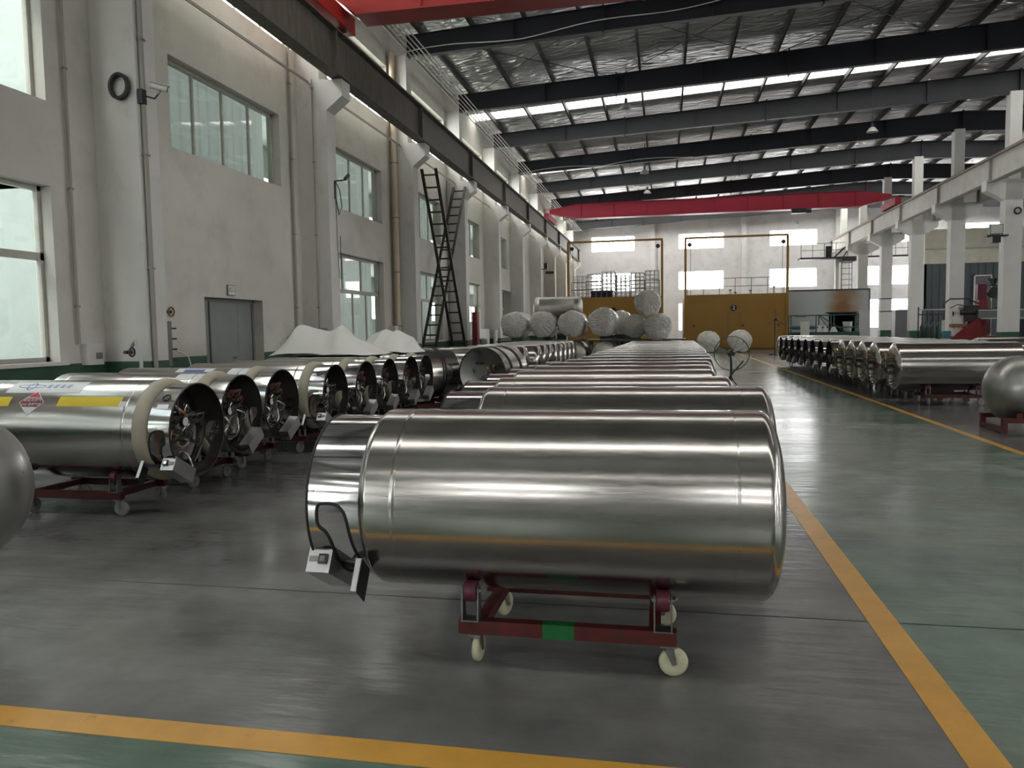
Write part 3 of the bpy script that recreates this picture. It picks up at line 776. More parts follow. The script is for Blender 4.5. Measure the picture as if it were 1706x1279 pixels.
def cutout_shroud(side_holes=True):
    """mirror-steel skirt, local x -1.70..-1.40, unrolled angle map, with real cut-outs"""
    x0, x1 = -.285, .05      # relative to shell end plane
    A0, A1 = -pi, pi
    def ring(poly): return poly
    # hole outline (x, angle from top, + = front side)
    hole = [(-.238, 87.5), (-.225, 85), (-.18, 84.6), (-.145, 85.6), (-.122, 88.5), (-.108, 92), (-.098, 100), (-.092, 112), (-.076, 126), (-.07, 140), (-.09, 147), (-.16, 147), (-.18, 140), (-.184, 116), (-.190, 110), (-.205, 103.6), (-.232, 101.5), (-.241, 97)]
    hole = [(x, radians(a)) for x, a in hole]
    def smooth(P, n=3):
        for _ in range(n):
            Q = []
            for i in range(len(P)):
                a = P[i]; b = P[(i+1) % len(P)]
                Q += [(a[0]*.75+b[0]*.25, a[1]*.75+b[1]*.25), (a[0]*.25+b[0]*.75, a[1]*.25+b[1]*.75)]
            P = Q
        return P
    hole = smooth(hole, 2)
    holes = [hole, [(x, -a) for x, a in hole][::-1]]
    K = .378
    pts = []; edges = []
    def addloop(P):
        k = len(pts); 
        for x, a in P: pts.append(Vector((x, a*K)))
        n = len(P)
        for i in range(n): edges.append((k+i, k+(i+1) % n))
    N = 96; nx = 6
    outer = [(x0, A0+(A1-A0)*i/N) for i in range(N+1)]
    outer2 = [(x1, A1-(A1-A0)*i/N) for i in range(N+1)]
    addloop(outer+outer2)
    for h in holes: addloop(h)
    def inside(P, x, a):
        c = False; n = len(P); j = n-1
        for i in range(n):
            if (P[i][1] > a) != (P[j][1] > a) and x < (P[j][0]-P[i][0])*(a-P[i][1])/(P[j][1]-P[i][1])+P[i][0]: c = not c
            j = i
        return c
    for i in range(1, N):
        a = A0+(A1-A0)*i/N
        for j in range(1, nx):
            x = x0+(x1-x0)*j/nx
            if not any(inside(h, x, a) for h in holes): pts.append(Vector((x, a*K)))
    v, e, f, *_ = delaunay_2d_cdt(pts, edges, [], 0, 1e-5)
    out = []
    for t in f:
        cx_ = sum(v[i].x for i in t)/len(t); ca = sum(v[i].y for i in t)/len(t)/K
        if x0 < cx_ < x1 and not any(inside(h, cx_, ca) for h in holes): out.append(tuple(t))
    return v, out, K, holes
SV, SF, SK, SH = cutout_shroud()
def cylmap(x, a, r): return (x, -r*sin(a), r*cos(a))
def shroud_mb(xe, rs=RS):
    mb = MB()
    for rr, flip, mm in ((rs, 0, shroud_m), (rs-.004, 1, skirt_inside_m)):
        mb.add([cylmap(xe+p.x, p.y/SK, rr) for p in SV], [f[::-1] if flip else f for f in SF], mm, True)
    return mb
def torus_ring(mb, x, r, tr, m, seg=72):
    mb.tube([(x, -r*sin(2*pi*i/seg), r*cos(2*pi*i/seg)) for i in range(seg)], tr, m, 8, True)

def pipework(xe, seed, parent, rot=0):
    """valves and pipes inside the shroud"""
    rnd = random.Random(seed)
    M = Matrix.Rotation(rot, 3, 'X')
    T = lambda p: tuple(M @ Vector(p))
    mb = MB()
    for i in range(11):
        y = rnd.uniform(-.18, .16); z = rnd.uniform(-.16, .2); r = rnd.choice((.009, .011, .014))
        pts = [(xe-.02, y, z), (xe-.10, y, z)]
        y2 = y+rnd.uniform(-.16, .16); z2 = z+rnd.uniform(-.16, .12)
        pts += [(xe-.13, y+.2*(y2-y), z+.2*(z2-z)), (xe-.15, y2, z2), (xe-.13, y2+rnd.uniform(-.05, .05), z2-.06), (xe-.04, y2, z2-.10)]
        mb.tube([T(p) for p in pts], r, rnd.choice((chrome_m, chrome_m, copper_m, zinc_m)), 7)
    o = mb.build('piping', parent)
    for i in range(6):
        mb = MB(); y = rnd.uniform(-.18, .15); z = rnd.uniform(-.15, .2); x = xe-rnd.uniform(.10, .19)
        mb.cyl(T((x+.06, y, z)), T((x, y, z)), .017, brass_m); mb.cyl(T((x, y-.04, z)), T((x, y+.04, z)), .016, zinc_m)
        mb.cyl(T((x-.03, y, z)), T((x, y, z)), .008, zinc_m)
        hw = [T((x-.03, y+.032*cos(t), z+.032*sin(t))) for t in [2*pi*k/14 for k in range(14)]]
        mb.tube(hw, .005, rnd.choice((red_fire, black_m, dark_metal)), 6, True)
        mb.cyl(T((x-.03, y-.03, z)), T((x-.03, y+.03, z)), .004, dark_metal, seg=6)
        mb.build('valve', parent)
    mb = MB(); c = T((xe-.16, .05, .05)); d = T((xe-.19, .05, .05)); mb.cyl(c, d, .042, dark_metal, seg=24); mb.cyl(d, T((xe-.192, .05, .05)), .036, sticker_w, seg=24); mb.build('pressure_gauge', parent)

def control_box(xe, side, parent):
    """small steel box hung under the shroud; side=+1 front(-Y) of the tank"""
    cy, cz = -.225*side, -.295
    d = Vector((0, .86*side, -.5)); n = Vector((0, -.5*side, -.86)).normalized(); ux = Vector((1, 0, 0))
    c = Vector((xe-.245, cy, cz))
    def obox(mb, lo, hi, m):
        vs = []
        for k in range(8):
            a = hi[0] if k & 1 else lo[0]; b_ = hi[1] if k & 2 else lo[1]; e = hi[2] if k & 4 else lo[2]
            vs.append(c+ux*a+d*b_+n*e)
        mb.add(vs, [(0, 2, 3, 1), (4, 5, 7, 6), (0, 1, 5, 4), (2, 6, 7, 3), (0, 4, 6, 2), (1, 3, 7, 5)], m)
    mb = MB(); obox(mb, (-.055, -.145, -.058), (.035, .145, .058), box_alu); bx = mb.build('control_box', parent)
    mb = MB(); obox(mb, (.0351, -.148, -.060), (.055, .148, .060), box_alu); mb.build('box_lid', bx)
    mb = MB(); obox(mb, (-.045, -.153, -.012), (.022, -.1455, .012), zinc_m); obox(mb, (.000, -.160, -.022), (.040, -.1485, .022), dark_metal); obox(mb, (.008, -.163, -.012), (.032, -.150, .012), chrome_m); mb.build('latch', bx)
    mb = MB()
    P0 = Vector((xe-.03, -.385*side, -.20)); e1 = Vector((0, .085*side, -.075)); e2 = Vector((0, -.075*side, -.12)); t = Vector((-.028, 0, 0))
    vs = [P0, P0+e1, P0+e1+e2, P0+e2]; vs = vs+[v+t*.15 for v in vs]
    mb.add(vs, [(0, 1, 2, 3), (7, 6, 5, 4), (0, 4, 5, 1), (1, 5, 6, 2), (2, 6, 7, 3), (3, 7, 4, 0)], dark_metal)
    vs = [P0, P0+e2, P0+e2+t, P0+t]; q = e1*.05; vs = vs+[v+q for v in vs]
    mb.add(vs, [(0, 1, 2, 3), (7, 6, 5, 4), (0, 4, 5, 1), (1, 5, 6, 2), (2, 6, 7, 3), (3, 7, 4, 0)], box_alu)
    mb.bar((xe-.20, -.215*side, -.275), (xe-.04, -.36*side, -.24), .03, .02, dark_metal)
    mb.build('bracket', parent)

def make_tank(kind, side=1, length=1.66, seed=1, R=R, stickers=0, depth=.09, rot=0):
    """root at the tank's lowest point on its dolly; axis = local X, shroud towards -X"""
    root = empty('cryogenic_tank'); zc = R
    xa = -length/2; xb = length/2; xe = xa+.005
    mb = MB(); mb.lathe(shell_profile(xa, xb, R, depth), shell_m, 96); sh = mb.build('shell', root, (0, 0, zc))
    if kind in ('shroud', 'collar'):
        hold = empty('tmp')
        s_ = shroud_mb(xe); so = s_.build('shroud', root, (0, 0, zc))
        # trims
        mb = MB(); torus_ring(mb, xe-.285, RS-.002, .007, black_rubber); mb.build('edge_trim', root, (0, 0, zc))
        for h in SH:
            mb = MB(); mb.tube([cylmap(xe+x, a, RS-.001) for x, a in h], .0075, black_rubber, 8, True); mb.build('cutout_trim', so)
        mb = MB()
        for a in (76.5, 80):
            p = Vector(cylmap(xe-.258, radians(a)*side, RS)); q = Vector(cylmap(xe-.258, radians(a)*side, RS+.004)); mb.cyl(p, q, .0045, chrome_m, seg=10)
        mb.build('rivets', so)
        p_ = empty('piping_cluster', (0, 0, zc)); p_.parent = root
        pipework(xe, seed, p_, rot)
        b_ = empty('control_unit', (0, 0, zc)); b_.parent = root
        # control box is a part with sub-parts: keep it one level under the tank
        bpy.data.objects.remove(hold)
        control_box_parts(xe, side, root, zc)
        bpy.data.objects.remove(b_)
    if kind == 'collar':
        mb = MB(); mb.lathe([(xe-.085, RS), (xe-.08, RS+.022), (xe-.045, R+.008), (xe+.01, R+.013), (xe+.03, R-.004)], collar_m, 96); mb.build('collar', root, (0, 0, zc))
        # port hole on the shroud's upper front side
        a = radians(42*side); mb = MB()
        pts = [cylmap(xe-.19+.03*cos(t), a+.03/RS*sin(t), RS+.002) for t in [2*pi*k/20 for k in range(20)]]
        mb.tube(pts, .005, black_rubber, 6, True); mb.add([cylmap(xe-.19, a, RS+.0015)]+[cylmap(xe-.19+.03*cos(t), a+.03/RS*sin(t), RS+.0015) for t in [2*pi*k/20 for k in range(20)]], [(0, i+1, (i+1) % 20+1) for i in range(20)], dark_metal)
        mb.build('port_cap', root, (0, 0, zc))
        mb = MB(); cylpatch(mb, xe-.24, xe-.14, radians(52)*side, radians(58)*side, RS+.0012, box_alu); mb.build('rating_plate', root, (0, 0, zc))
    return root

def cylpatch(mb, x0, x1, a0, a1, r, m, n=10):
    vs = []
    for i in range(n+1):
        a = a0+(a1-a0)*i/n; vs += [cylmap(x0, a, r), cylmap(x1, a, r)]
    mb.add(vs, [(2*i, 2*i+1, 2*i+3, 2*i+2) for i in range(n)], m, True)
def polypatch(mb, poly, cx, ca, R, off, m, sub=.02):
    """flat polygon (u along x, v along arc, metres) wrapped on the cylinder, triangulated finely"""
    pts = [Vector(p) for p in poly]; n = len(pts); ed = []
    allp = []
    for i in range(n):
        a = pts[i]; b = pts[(i+1) % n]; k = max(1, int((b-a).length/sub))
        for j in range(k): allp.append(a+(b-a)*j/k)
    n = len(allp); ed = [(i, (i+1) % n) for i in range(n)]
    x0 = min(p.x for p in allp); x1 = max(p.x for p in allp); y0 = min(p.y for p in allp); y1 = max(p.y for p in allp)
    def ins(x, y):
        c = False; j = n-1
        for i in range(n):
            if (allp[i].y > y) != (allp[j].y > y) and x < (allp[j].x-allp[i].x)*(y-allp[i].y)/(allp[j].y-allp[i].y)+allp[i].x: c = not c
            j = i
        return c
    g = list(allp); yy = y0+sub
    while yy < y1:
        xx = x0+sub
        while xx < x1:
            if ins(xx, yy): g.append(Vector((xx, yy)))
            xx += sub*2
        yy += sub
    v, e, f, *_ = delaunay_2d_cdt(g, ed, [], 1, 1e-6)
    mb.add([cylmap(cx+p.x, ca-p.y/R, R+off) for p in v], [tuple(t) for t in f], m, True)
def textpatch(mb, s, size, u, v, cx, ca, R, off, m, sx=1, rz=pi):
    vs, fs = text_mesh(s, size)
    mb.add([cylmap(cx+(u+p.x*sx), ca-(v+p.y)/R, R+off) for p in vs], fs, m)

def control_box_parts(xe, side, root, zc):
    n0 = set(o.name for o in COL.objects)
    control_box(xe, side, root)
    for o in list(COL.objects):
        if o.name not in n0 and o.parent == root: o.location = (0, 0, zc)

# ---- dollies
def make_dolly(cast=caster_m, frame=dolly_red, R=R, zc=ZC, L=.93, mark=True, simple=False):
    root = empty('wheeled_dolly')
    ry = .283; 
    def parts_frame(mb):
        mb.box(-L/2, L/2, -.30, -.25, .135, .195, frame); mb.box(-L/2, L/2, .25, .30, .135, .195, frame)
        for x in (-L/2+.09, L/2-.09): mb.box(x-.025, x+.025, -.25, .25, .14, .19, frame)
    def bracket(mb, x, s):
        y = s*ry
        for dx in (-.035, .035): mb.prism([(y-.032, .195), (y+.032, .195), (y+.018, .345), (y-.018, .345)], x+dx-.003, x+dx+.003, zinc_m, 'YZ')
        mb.box(x-.04, x+.04, y-.035, y+.035, .195, .201, zinc_m)
        mb.cyl((x-.046, y, .321), (x+.046, y, .321), .008, zinc_m, seg=10)
    def roller(mb, x, s): 
        y = s*ry; mb.lathe([(x-.028, .015), (x-.028, .040), (x-.022, .045), (x+.022, .045), (x+.028, .040), (x+.028, .015)], roller_m, 28, 'X', (0, y, .321))
    def caster(mbf, mbw, x, y, ang):
        M = Matrix.Translation((x, y, 0)) @ Matrix.Rotation(ang, 4, 'Z')
        mbf.box(-.035, .035, -.03, .03, .128, .135, zinc_m, M)
        mbf.cyl(M @ Vector((0, 0, .115)), M @ Vector((0, 0, .128)), .022, zinc_m)
        off = .022
        for sgn in (-1, 1):
            P = [(-.018, .118), (.022, .118), (off+.012, .055), (off-.008, .050)]
            vs = [M @ Vector((a, sgn*.021+dd, c)) for dd in (-.0015, .0015) for a, c in P]
            mbf.add(vs, [(0, 1, 2, 3), (7, 6, 5, 4), (0, 4, 5, 1), (1, 5, 6, 2), (2, 6, 7, 3), (3, 7, 4, 0)], zinc_m)
        mbf.box(-.02, .024, -.022, .022, .112, .118, zinc_m, M)
        a = M @ Vector((off, -.028, .0605)); b = M @ Vector((off, .028, .0605)); mbf.cyl(a, b, .007, zinc_m, seg=10)
        c0 = M @ Vector((off, 0, .0605)); ax = (b-a).normalized()
        prof = [(-.015, .012), (-.015, .045), (-.013, .056), (-.007, .0605), (.007, .0605), (.013, .056), (.015, .045), (.015, .012)]
        seg = 32; perp = Vector((0, 0, 1)); q = ax.cross(perp); vs = []; fs = []
        for t, r in prof:
            for k in range(seg): th = 2*pi*k/seg; vs.append(c0+ax*t+perp*cos(th)*r+q*sin(th)*r)
        for i in range(len(prof)-1):
            for k in range(seg): k2 = (k+1) % seg; fs.append((i*seg+k, i*seg+k2, (i+1)*seg+k2, (i+1)*seg+k))
        mbw.add(vs, fs, cast, True)
        for sgn in (-1, 1): mbw.cyl(c0+ax*sgn*.0145, c0+ax*sgn*.0165, .03, cast, seg=20)
    W4 = [(-L/2+.075, -.275, radians(85)), (L/2-.035, -.275, radians(8)), (-L/2+.075, .28, radians(70)), (L/2-.03, .28, radians(150))]
    RX4 = [(-L/2+.055, -1), (L/2-.055, -1), (-L/2+.055, 1), (L/2-.055, 1)]
    if simple:
        bpy.data.objects.remove(root); mb = MB(); parts_frame(mb)
        for x, s in RX4: bracket(mb, x, s); roller(mb, x, s)
        for w in W4: caster(mb, mb, *w)
        return mb.build('wheeled_dolly')
    mb = MB(); parts_frame(mb); mb.build('frame', root)
    if mark:
        mb = MB(); mb.box(-.095, .04, -.302, -.2499, .1335, .1965, dolly_green); mb.build('green_paint_patch', root)
    for x, s in RX4:
        mb = MB(); bracket(mb, x, s); b = mb.build('roller_bracket', root); mb = MB(); roller(mb, x, s); mb.build('roller', b)
    for w in W4:
        a = MB(); b = MB(); caster(a, b, *w); fo = a.build('caster_fork', root); b.build('caster_wheel', fo)
    return root

ZB = ZC-R
dolly_p = make_dolly(); reg(dolly_p); dolly_g = make_dolly(caster_grey, mat('dark_dolly_paint', (.07, .012, .012), .5, var=.3, vscale=12), mark=False); reg(dolly_g)
dolly_s = make_dolly(caster_grey, MATS['dark_dolly_paint'], simple=True); reg(dolly_s)
used = set()
def use(proto):
    if proto.name not in used: used.add(proto.name); return proto
    return copy_tree(proto)
def place(o, x, y, z, rz, lab, cat, grp=None):
    o.location = (x, y, z); o.rotation_euler = (0, 0, rz)
    if not grp and 'group' in o: del o['group']
    return tag(o, lab, cat, grp)

# ---- central row (shroud end towards the windowed wall)
tank_c = make_tank('shroud', 1, 1.66, 3); reg(tank_c)
xcen = [-.43, -.27, -.40, -.45, -.43, -.39, -.32, -.26, -.24, -.23, -.20, -.16, -.15, -.14, -.12, -.10, -.10, -.08, -.08]
ycent = [3.475, 4.90, 5.86, 6.86, 7.72, 8.55, 9.4, 10.4, 11.35, 12.3, 13.25, 14.2, 15.15, 16.1, 17.1, 18.1, 19.1, 20.1, 21.2]
rnd = random.Random(11)
tank_p = make_tank('plain', 1, 1.61, 2, depth=.11); reg(tank_p)
for i, y in enumerate(ycent):
    xc = xcen[i]
    t = use(tank_c if i < 7 else tank_p)
    lab = 'large brushed stainless tank on a red dolly, nearest in the central row' if i == 0 else ('brushed stainless tank directly behind the nearest one in the central row' if i == 1 else 'brushed stainless tank, %s from the front of the long central row' % ordn[i])
    place(t, xc, y, ZB, radians(0), lab, 'tank', 'tanks in the central row')
    d_ = use(dolly_p if i < 3 else dolly_s)
    lab = ['red wheeled dolly with a green paint patch under the nearest tank', 'red wheeled dolly under the second tank of the central row'][i] if i < 2 else 'dark wheeled dolly under the %s tank of the central row' % ordn[i]
    if i == 2: lab = 'red wheeled dolly under the third tank of the central row'
    place(d_, (-.42 if i == 0 else xc+.07), y, 0, 0, lab, 'dolly', 'dollies under the central row')

# ---- left row: collar tanks, open end to the aisle (rotated 180 deg)
tank_l1 = make_tank('collar', -1, 1.61, 5, rot=.4)
reg(tank_l1)
tank_l2 = make_tank('collar', 1, 1.61, 9, rot=-.3); reg(tank_l2)
lrow = [(-3.77, 5.70), (-4.05, 6.85), (-4.14, 7.85), (-4.02, 8.98), (-4.0, 9.95), (-4.0, 10.85), (-3.98, 11.8), (-3.97, 12.55)]
for i, (xr, y) in enumerate(lrow):
    t = use(tank_l1 if i in (0, 3) else tank_l2)
    xc = xr-1.085
    lab = ['polished tank with a red diamond warning sticker and yellow tape', 'polished tank with beige collar, second in the row by the windows', 'polished open-ended tank with its tool box on the far side, third by the windows',
           'polished tank with a bright latch box, fourth in the row by the windows', 'polished tank beside the white sheet, fifth in the row by the windows', 'polished tank behind the fifth one in the row by the windows',
           'polished tank, seventh in the row by the windows, under the white sheet', 'polished tank next to the banded vessel, last of the row by the windows'][i]
    place(t, xc, y, ZB, pi+radians([0, .6, -.5, .4, 0, .5, -.4, 0][i]), lab, 'tank', 'collared tanks by the windows')
    d_ = use(dolly_g if i < 6 else dolly_s)
    place(d_, xc+(.35 if i else .10), y, 0, pi if i else 0, 'dark wheeled dolly under the %s tank of the row by the windows' % ordn[i], 'dolly', 'dollies by the windows')
    if i == 0: first_left = t
    if i == 2: third_left = t
    if i == 1: second_left = t
# stickers on the first left tank (its local frame is turned by 180 deg: world x = xc - local x)
def sticker_root(t, lab=None): return t
def on_left(t, build):
    mb = MB(); build(mb); return mb
t = first_left; xc = t.location.x
LX = lambda xw: xc-xw        # world X -> local x (rotation pi)
FA = lambda deg: -radians(deg)   # front side of a tank turned by 180 deg has negative local angle
def wpatch(mb, xw0, xw1, a0, a1, m, off=.0012): cylpatch(mb, LX(xw0), LX(xw1), FA(a0), FA(a1), R+off, m)
mb = MB(); wpatch(mb, -4.80, -4.22, 44.5, 57.5, sticker_y); o = mb.build('yellow_tape', t, (0, 0, R))
mb = MB(); wpatch(mb, -5.75, -5.25, 44.5, 57.5, sticker_y); mb.build('yellow_tape', t, (0, 0, R))
mb = MB(); wpatch(mb, -4.235, -4.17, 51, 57.6, sticker_w, .0016); mb.build('small_label', t, (0, 0, R))
mb = MB(); wpatch(mb, -5.36, -4.66, 14, 38.5, sticker_w)
bs = mb.build('logo_sticker', t, (0, 0, R))
def wpoly(mb, poly, cxw, ca, m, off): polypatch(mb, [(-u, -v) for u, v in poly], LX(cxw), FA(ca), R, off, m)
def wtext(mb, s, size, u, v, cxw, ca, m, off, sx=1):
    vs, fs = text_mesh(s, size)
    mb.add([cylmap(LX(cxw)-(u+p.x*sx), FA(ca)+(v+p.y)/R, R+off) for p in vs], fs, m)
mb = MB()
ell = lambda a, b, u, v, n=24: [(u+a*cos(2*pi*k/n), v+b*sin(2*pi*k/n)) for k in range(n)]
def ringpoly(mb, a, b, u, v, w, cxw, ca, m, off):
    n = 32; vs = []
    for k in range(n):
        t_ = 2*pi*k/n
        for q in (0, w): vs.append(cylmap(LX(cxw)-(u+(a-q)*cos(t_)), FA(ca)+(v+(b-q)*sin(t_))/R, R+off))
    mb.add(vs, [(2*k, 2*k+1, (2*k+3) % (2*n), (2*k+2) % (2*n)) for k in range(n)], m)
ringpoly(mb, .13, .028, -.10, .0, .010, -5.06, 26, sticker_b, .0018)
ringpoly(mb, .04, .055, -.10, .0, .010, -5.06, 26, sticker_b, .0019)
wtext(mb, '张家港', .075, .13, .012, -5.06, 26, sticker_b, .0019) if False else None
for k in range(4):
    u = .07+.062*k
    for (du, dv, w_, h_) in ((0, .02, .045, .008), (0, 0, .05, .008), (0, -.02, .04, .008), (0, 0, .008, .055)):
        wpoly(mb, [(u+du-w_/2, dv-h_/2), (u+du+w_/2, dv-h_/2), (u+du+w_/2, dv+h_/2), (u+du-w_/2, dv+h_/2)], -5.06, 26, sticker_b, .0019)
mb.build('logo_print', bs)
# diamond warning
mb = MB(); h = .118
sq = lambda q: [(0, q), (-q, 0), (0, -q), (q, 0)]
DX, DA = -5.045, 52.5
wpoly(mb, sq(h), DX, DA, sticker_w, .0014)
dia = mb.build('warning_diamond', t, (0, 0, R))
mb = MB(); q = h-.008
wpoly(mb, [(0, q), (-q*.55, q*.45), (q*.55, q*.45)][::-1], DX, DA, sticker_r, .0019)
wpoly(mb, [(-q*.62, q*.38), (-q, 0), (-q*.62, -q*.38), (q*.62, -q*.38), (q, 0), (q*.62, q*.38)], DX, DA, sticker_k, .0019)
mb.build('colour_fields', dia)
mb = MB(); wtext(mb, '液化天然气', .034, 0, .020, DX, DA, sticker_w, .0026); wtext(mb, 'LNG 易燃气体', .030, 0, -.020, DX, DA, sticker_w, .0026); mb.build('lettering', dia)
for tt, x0_, x1_, a0, a1 in ((second_left, -.50, -.83, 14, 32), (third_left, .1, -.35, 12, 34), (third_left, -.55, -.86, 12, 34)):
    mb = MB(); cylpatch(mb, x0_, x1_, FA(a0), FA(a1), R+.0012, sticker_w); mb.build('paper_label', tt, (0, 0, R))
mb = MB(); cylpatch(mb, .0, -.25, FA(18), FA(28), R+.0018, sticker_b, 6); mb.build('blue_print', third_left, (0, 0, R))

# ---- two banded vessels
def banded(lab):
    r = empty('banded_vessel', label=lab, cat='vessel', group='black-banded vessels'); Rb = .48; L = 1.15
    mb = MB(); 
    prof = dish_profile(-L/2, -1, Rb, .10, 12, .62)[::-1][:-1]+[(-L/2, Rb), (L/2, Rb)]+dish_profile(L/2, 1, Rb, .1, 12, .62)[1:]
    prof = [p for p in prof if p[0] >= -L/2-.001]
    mb.lathe(prof, shell_m, 96); mb.build('shell', r, (0, 0, Rb))
    for x in (-.28, -.22, .22, .28):
        mb = MB(); mb.lathe([(x-.012, Rb), (x-.012, Rb+.008), (x+.012, Rb+.008), (x+.012, Rb)], black_rubber, 72); mb.build('band', r, (0, 0, Rb))
    mb = MB(); prof = [(-L/2+.12, 0), (-L/2+.11, .2), (-L/2+.06, .38), (-L/2+.02, Rb-.01)]; mb.lathe(prof, steel_dark, 72); mb.build('end_plate', r, (0, 0, Rb))
    mb = MB(); torus_ring(mb, -L/2, Rb-.003, .008, black_rubber); mb.build('edge_trim', r, (0, 0, Rb))
    p = empty('valve_group', (0, 0, Rb)); p.parent = r
    mb = MB(); rn = random.Random(8)
    for i in range(16):
        y = rn.uniform(-.25, .15); z = rn.uniform(-.22, .16); mb.tube([(-L/2+.1, y, z), (-L/2+.03, y, z), (-L/2+.02, y+rn.uniform(-.1, .1), z-.08), (-L/2+.1, y, z-.12)], .012, rn.choice((brass_m, zinc_m, dark_metal)), 7)
    mb.box(-L/2+.05, -L/2+.07, -.02, .15, .17, .20, dark_metal)
    mb.build('valves', p)
    return r
b1 = banded('steel vessel with black bands standing partly behind the last collared tank'); b1.location = (-4.62, 14.25, .17); b1.rotation_euler = (0, 0, radians(50))
b2 = banded('steel vessel with black bands, dished valve end towards the camera'); b2.location = (-3.28, 14.75, .17); b2.rotation_euler = (0, 0, radians(79))
def cradle(x, y, rz, lab, w=.5, h=.2, L=.9, m=dolly_red, rr=.46):
    r = empty('low_cradle', (x, y, 0), rz, lab, 'cradle')
    mb = MB()
    for s in (-1, 1): mb.box(-L/2, L/2, s*w/2-.03, s*w/2+.03, .0, .07, m)
    for s in (-1, 1):
        x_ = s*(L/2-.1); mb.box(x_-.04, x_+.04, -w/2, w/2, .07, h-.03, m)
        for q in (-1, 1): mb.prism([(q*w/2, .07), (q*w/2*.45, .07), (q*w/2*.5, h+.01), (q*w/2, h+.05)], x_-.03, x_+.03, m, 'YZ')
    mb.build('frame', r); return r
cradle(-4.62, 14.25, radians(50), 'low steel cradle under the black-banded vessel by the last collared tank', h=.17)
cradle(-3.28, 14.75, radians(79), 'low steel cradle under the banded vessel facing the camera', h=.17)

# ---- domed tanks continuing the row by the windows
tank_d = make_tank('plain', 1, 1.65, 2, depth=.16); reg(tank_d)
ds = [(-3.02, 16.4), (-3.0, 17.3)]+[(-2.86+.02*i, 18.4+.87*i) for i in range(8)]
for i, (xr, y) in enumerate(ds):
    t = use(tank_d); place(t, xr-1.02, y, ZB, 0, 'plain domed steel tank, %s in the row beyond the banded vessels' % ordn[i], 'tank', 'plain domed tanks beyond the banded vessels')
    place(use(dolly_s), xr-1.0, y, 0, 0, 'dark wheeled dolly under the %s plain domed tank' % ordn[i], 'dolly', 'dollies under the plain domed tanks')

# ---- far right row: end with exposed valves towards the aisle, some shrouded
def valve_tank():
    root = make_tank('plain', 1, 1.95, 4, R=.43, depth=.09)
    pipe = empty('piping_cluster', (0, 0, .43)); pipe.parent = root
    rn = random.Random(3); xe = -1.06
    mb = MB()
    for i in range(10):
        y = rn.uniform(-.22, .1); z = rn.uniform(-.28, .22)
        mb.tube([(xe+.03, y, z), (xe-.07, y, z), (xe-.10, y+rn.uniform(-.1, .1), z+rn.uniform(-.1, .1)), (xe-.08, y+.05, z-.12), (xe+.03, y+.05, z-.12)], .011, rn.choice((chrome_m, zinc_m, dark_metal)), 7)
    mb.build('piping', pipe)
    for i in range(5):
        mb = MB(); y = rn.uniform(-.22, .1); z = rn.uniform(-.25, .22); x = xe-.09
        mb.cyl((x, y, z-.04), (x, y, z+.04), .02, brass_m); mb.cyl((x-.05, y, z), (x, y, z), .01, zinc_m)
        mb.tube([(x-.05, y+.035*cos(t), z+.035*sin(t)) for t in [2*pi*k/12 for k in range(12)]], .006, dark_metal, 6, True); mb.build('valve', pipe)
    return root
tank_v = valve_tank(); reg(tank_v)
tank_v2 = make_tank('shroud', 1, 1.9, 6, R=.42); reg(tank_v2)
import math as _m
rrow = [(1477, 14.95), (1447, 16.1), (1434, 17.2), (1419, 18.3), (1404, 19.4)]
def pix_x(px, Y, Z=.7):
    # world X on the plane Y for an image column (measured once from the photograph)
    d_ = None
    for k in range(200):
        pass
    return None
RROW = [(3.98, y, k) for y, k in ((15.05, 'v'), (16.4, 'v'), (17.35, 'v'), (18.3, 'v'), (19.25, 'v'), (20.25, 's'), (21.3, 's'), (22.4, 's'), (23.5, 's'), (24.7, 's'), (25.9, 's'), (27.1, 's'), (28.3, 's'), (29.5, 'p'))]
for i, (xl, y, k) in enumerate(RROW):
    if k == 'v': t = use(tank_v); xc = xl+1.08; z = .25
    elif k == 's': t = use(tank_v2); xc = xl+1.22; z = .25
    else: t = use(tank_d); xc = xl+1.0; z = ZB
    lab = {0: 'smooth stainless tank with valves on its end, nearest in the row past the aisle'}.get(i, ('stainless tank with exposed end valves, %s in the row past the aisle' if k == 'v' else 'stainless tank with a dark open skirt, %s in the row past the aisle' if k == 's' else 'plain round-ended stainless tank, %s and last in the row past the aisle') % ordn[i])
    place(t, xc, y, z, 0, lab, 'tank', 'tanks in the row past the aisle')
    place(use(dolly_g if i < 3 else dolly_s), xc-.1, y, -.0, 0, 'dark wheeled dolly under the %s tank past the aisle' % ordn[i], 'dolly', 'dollies past the aisle')
t = use(tank_d); place(t, 8.35, 20.8, ZB, 0, 'round-ended stainless tank standing behind the nearest tank past the aisle', 'tank')
place(use(dolly_s), 8.3, 20.8, 0, 0, 'dark wheeled dolly under the tank standing behind the row past the aisle', 'dolly')

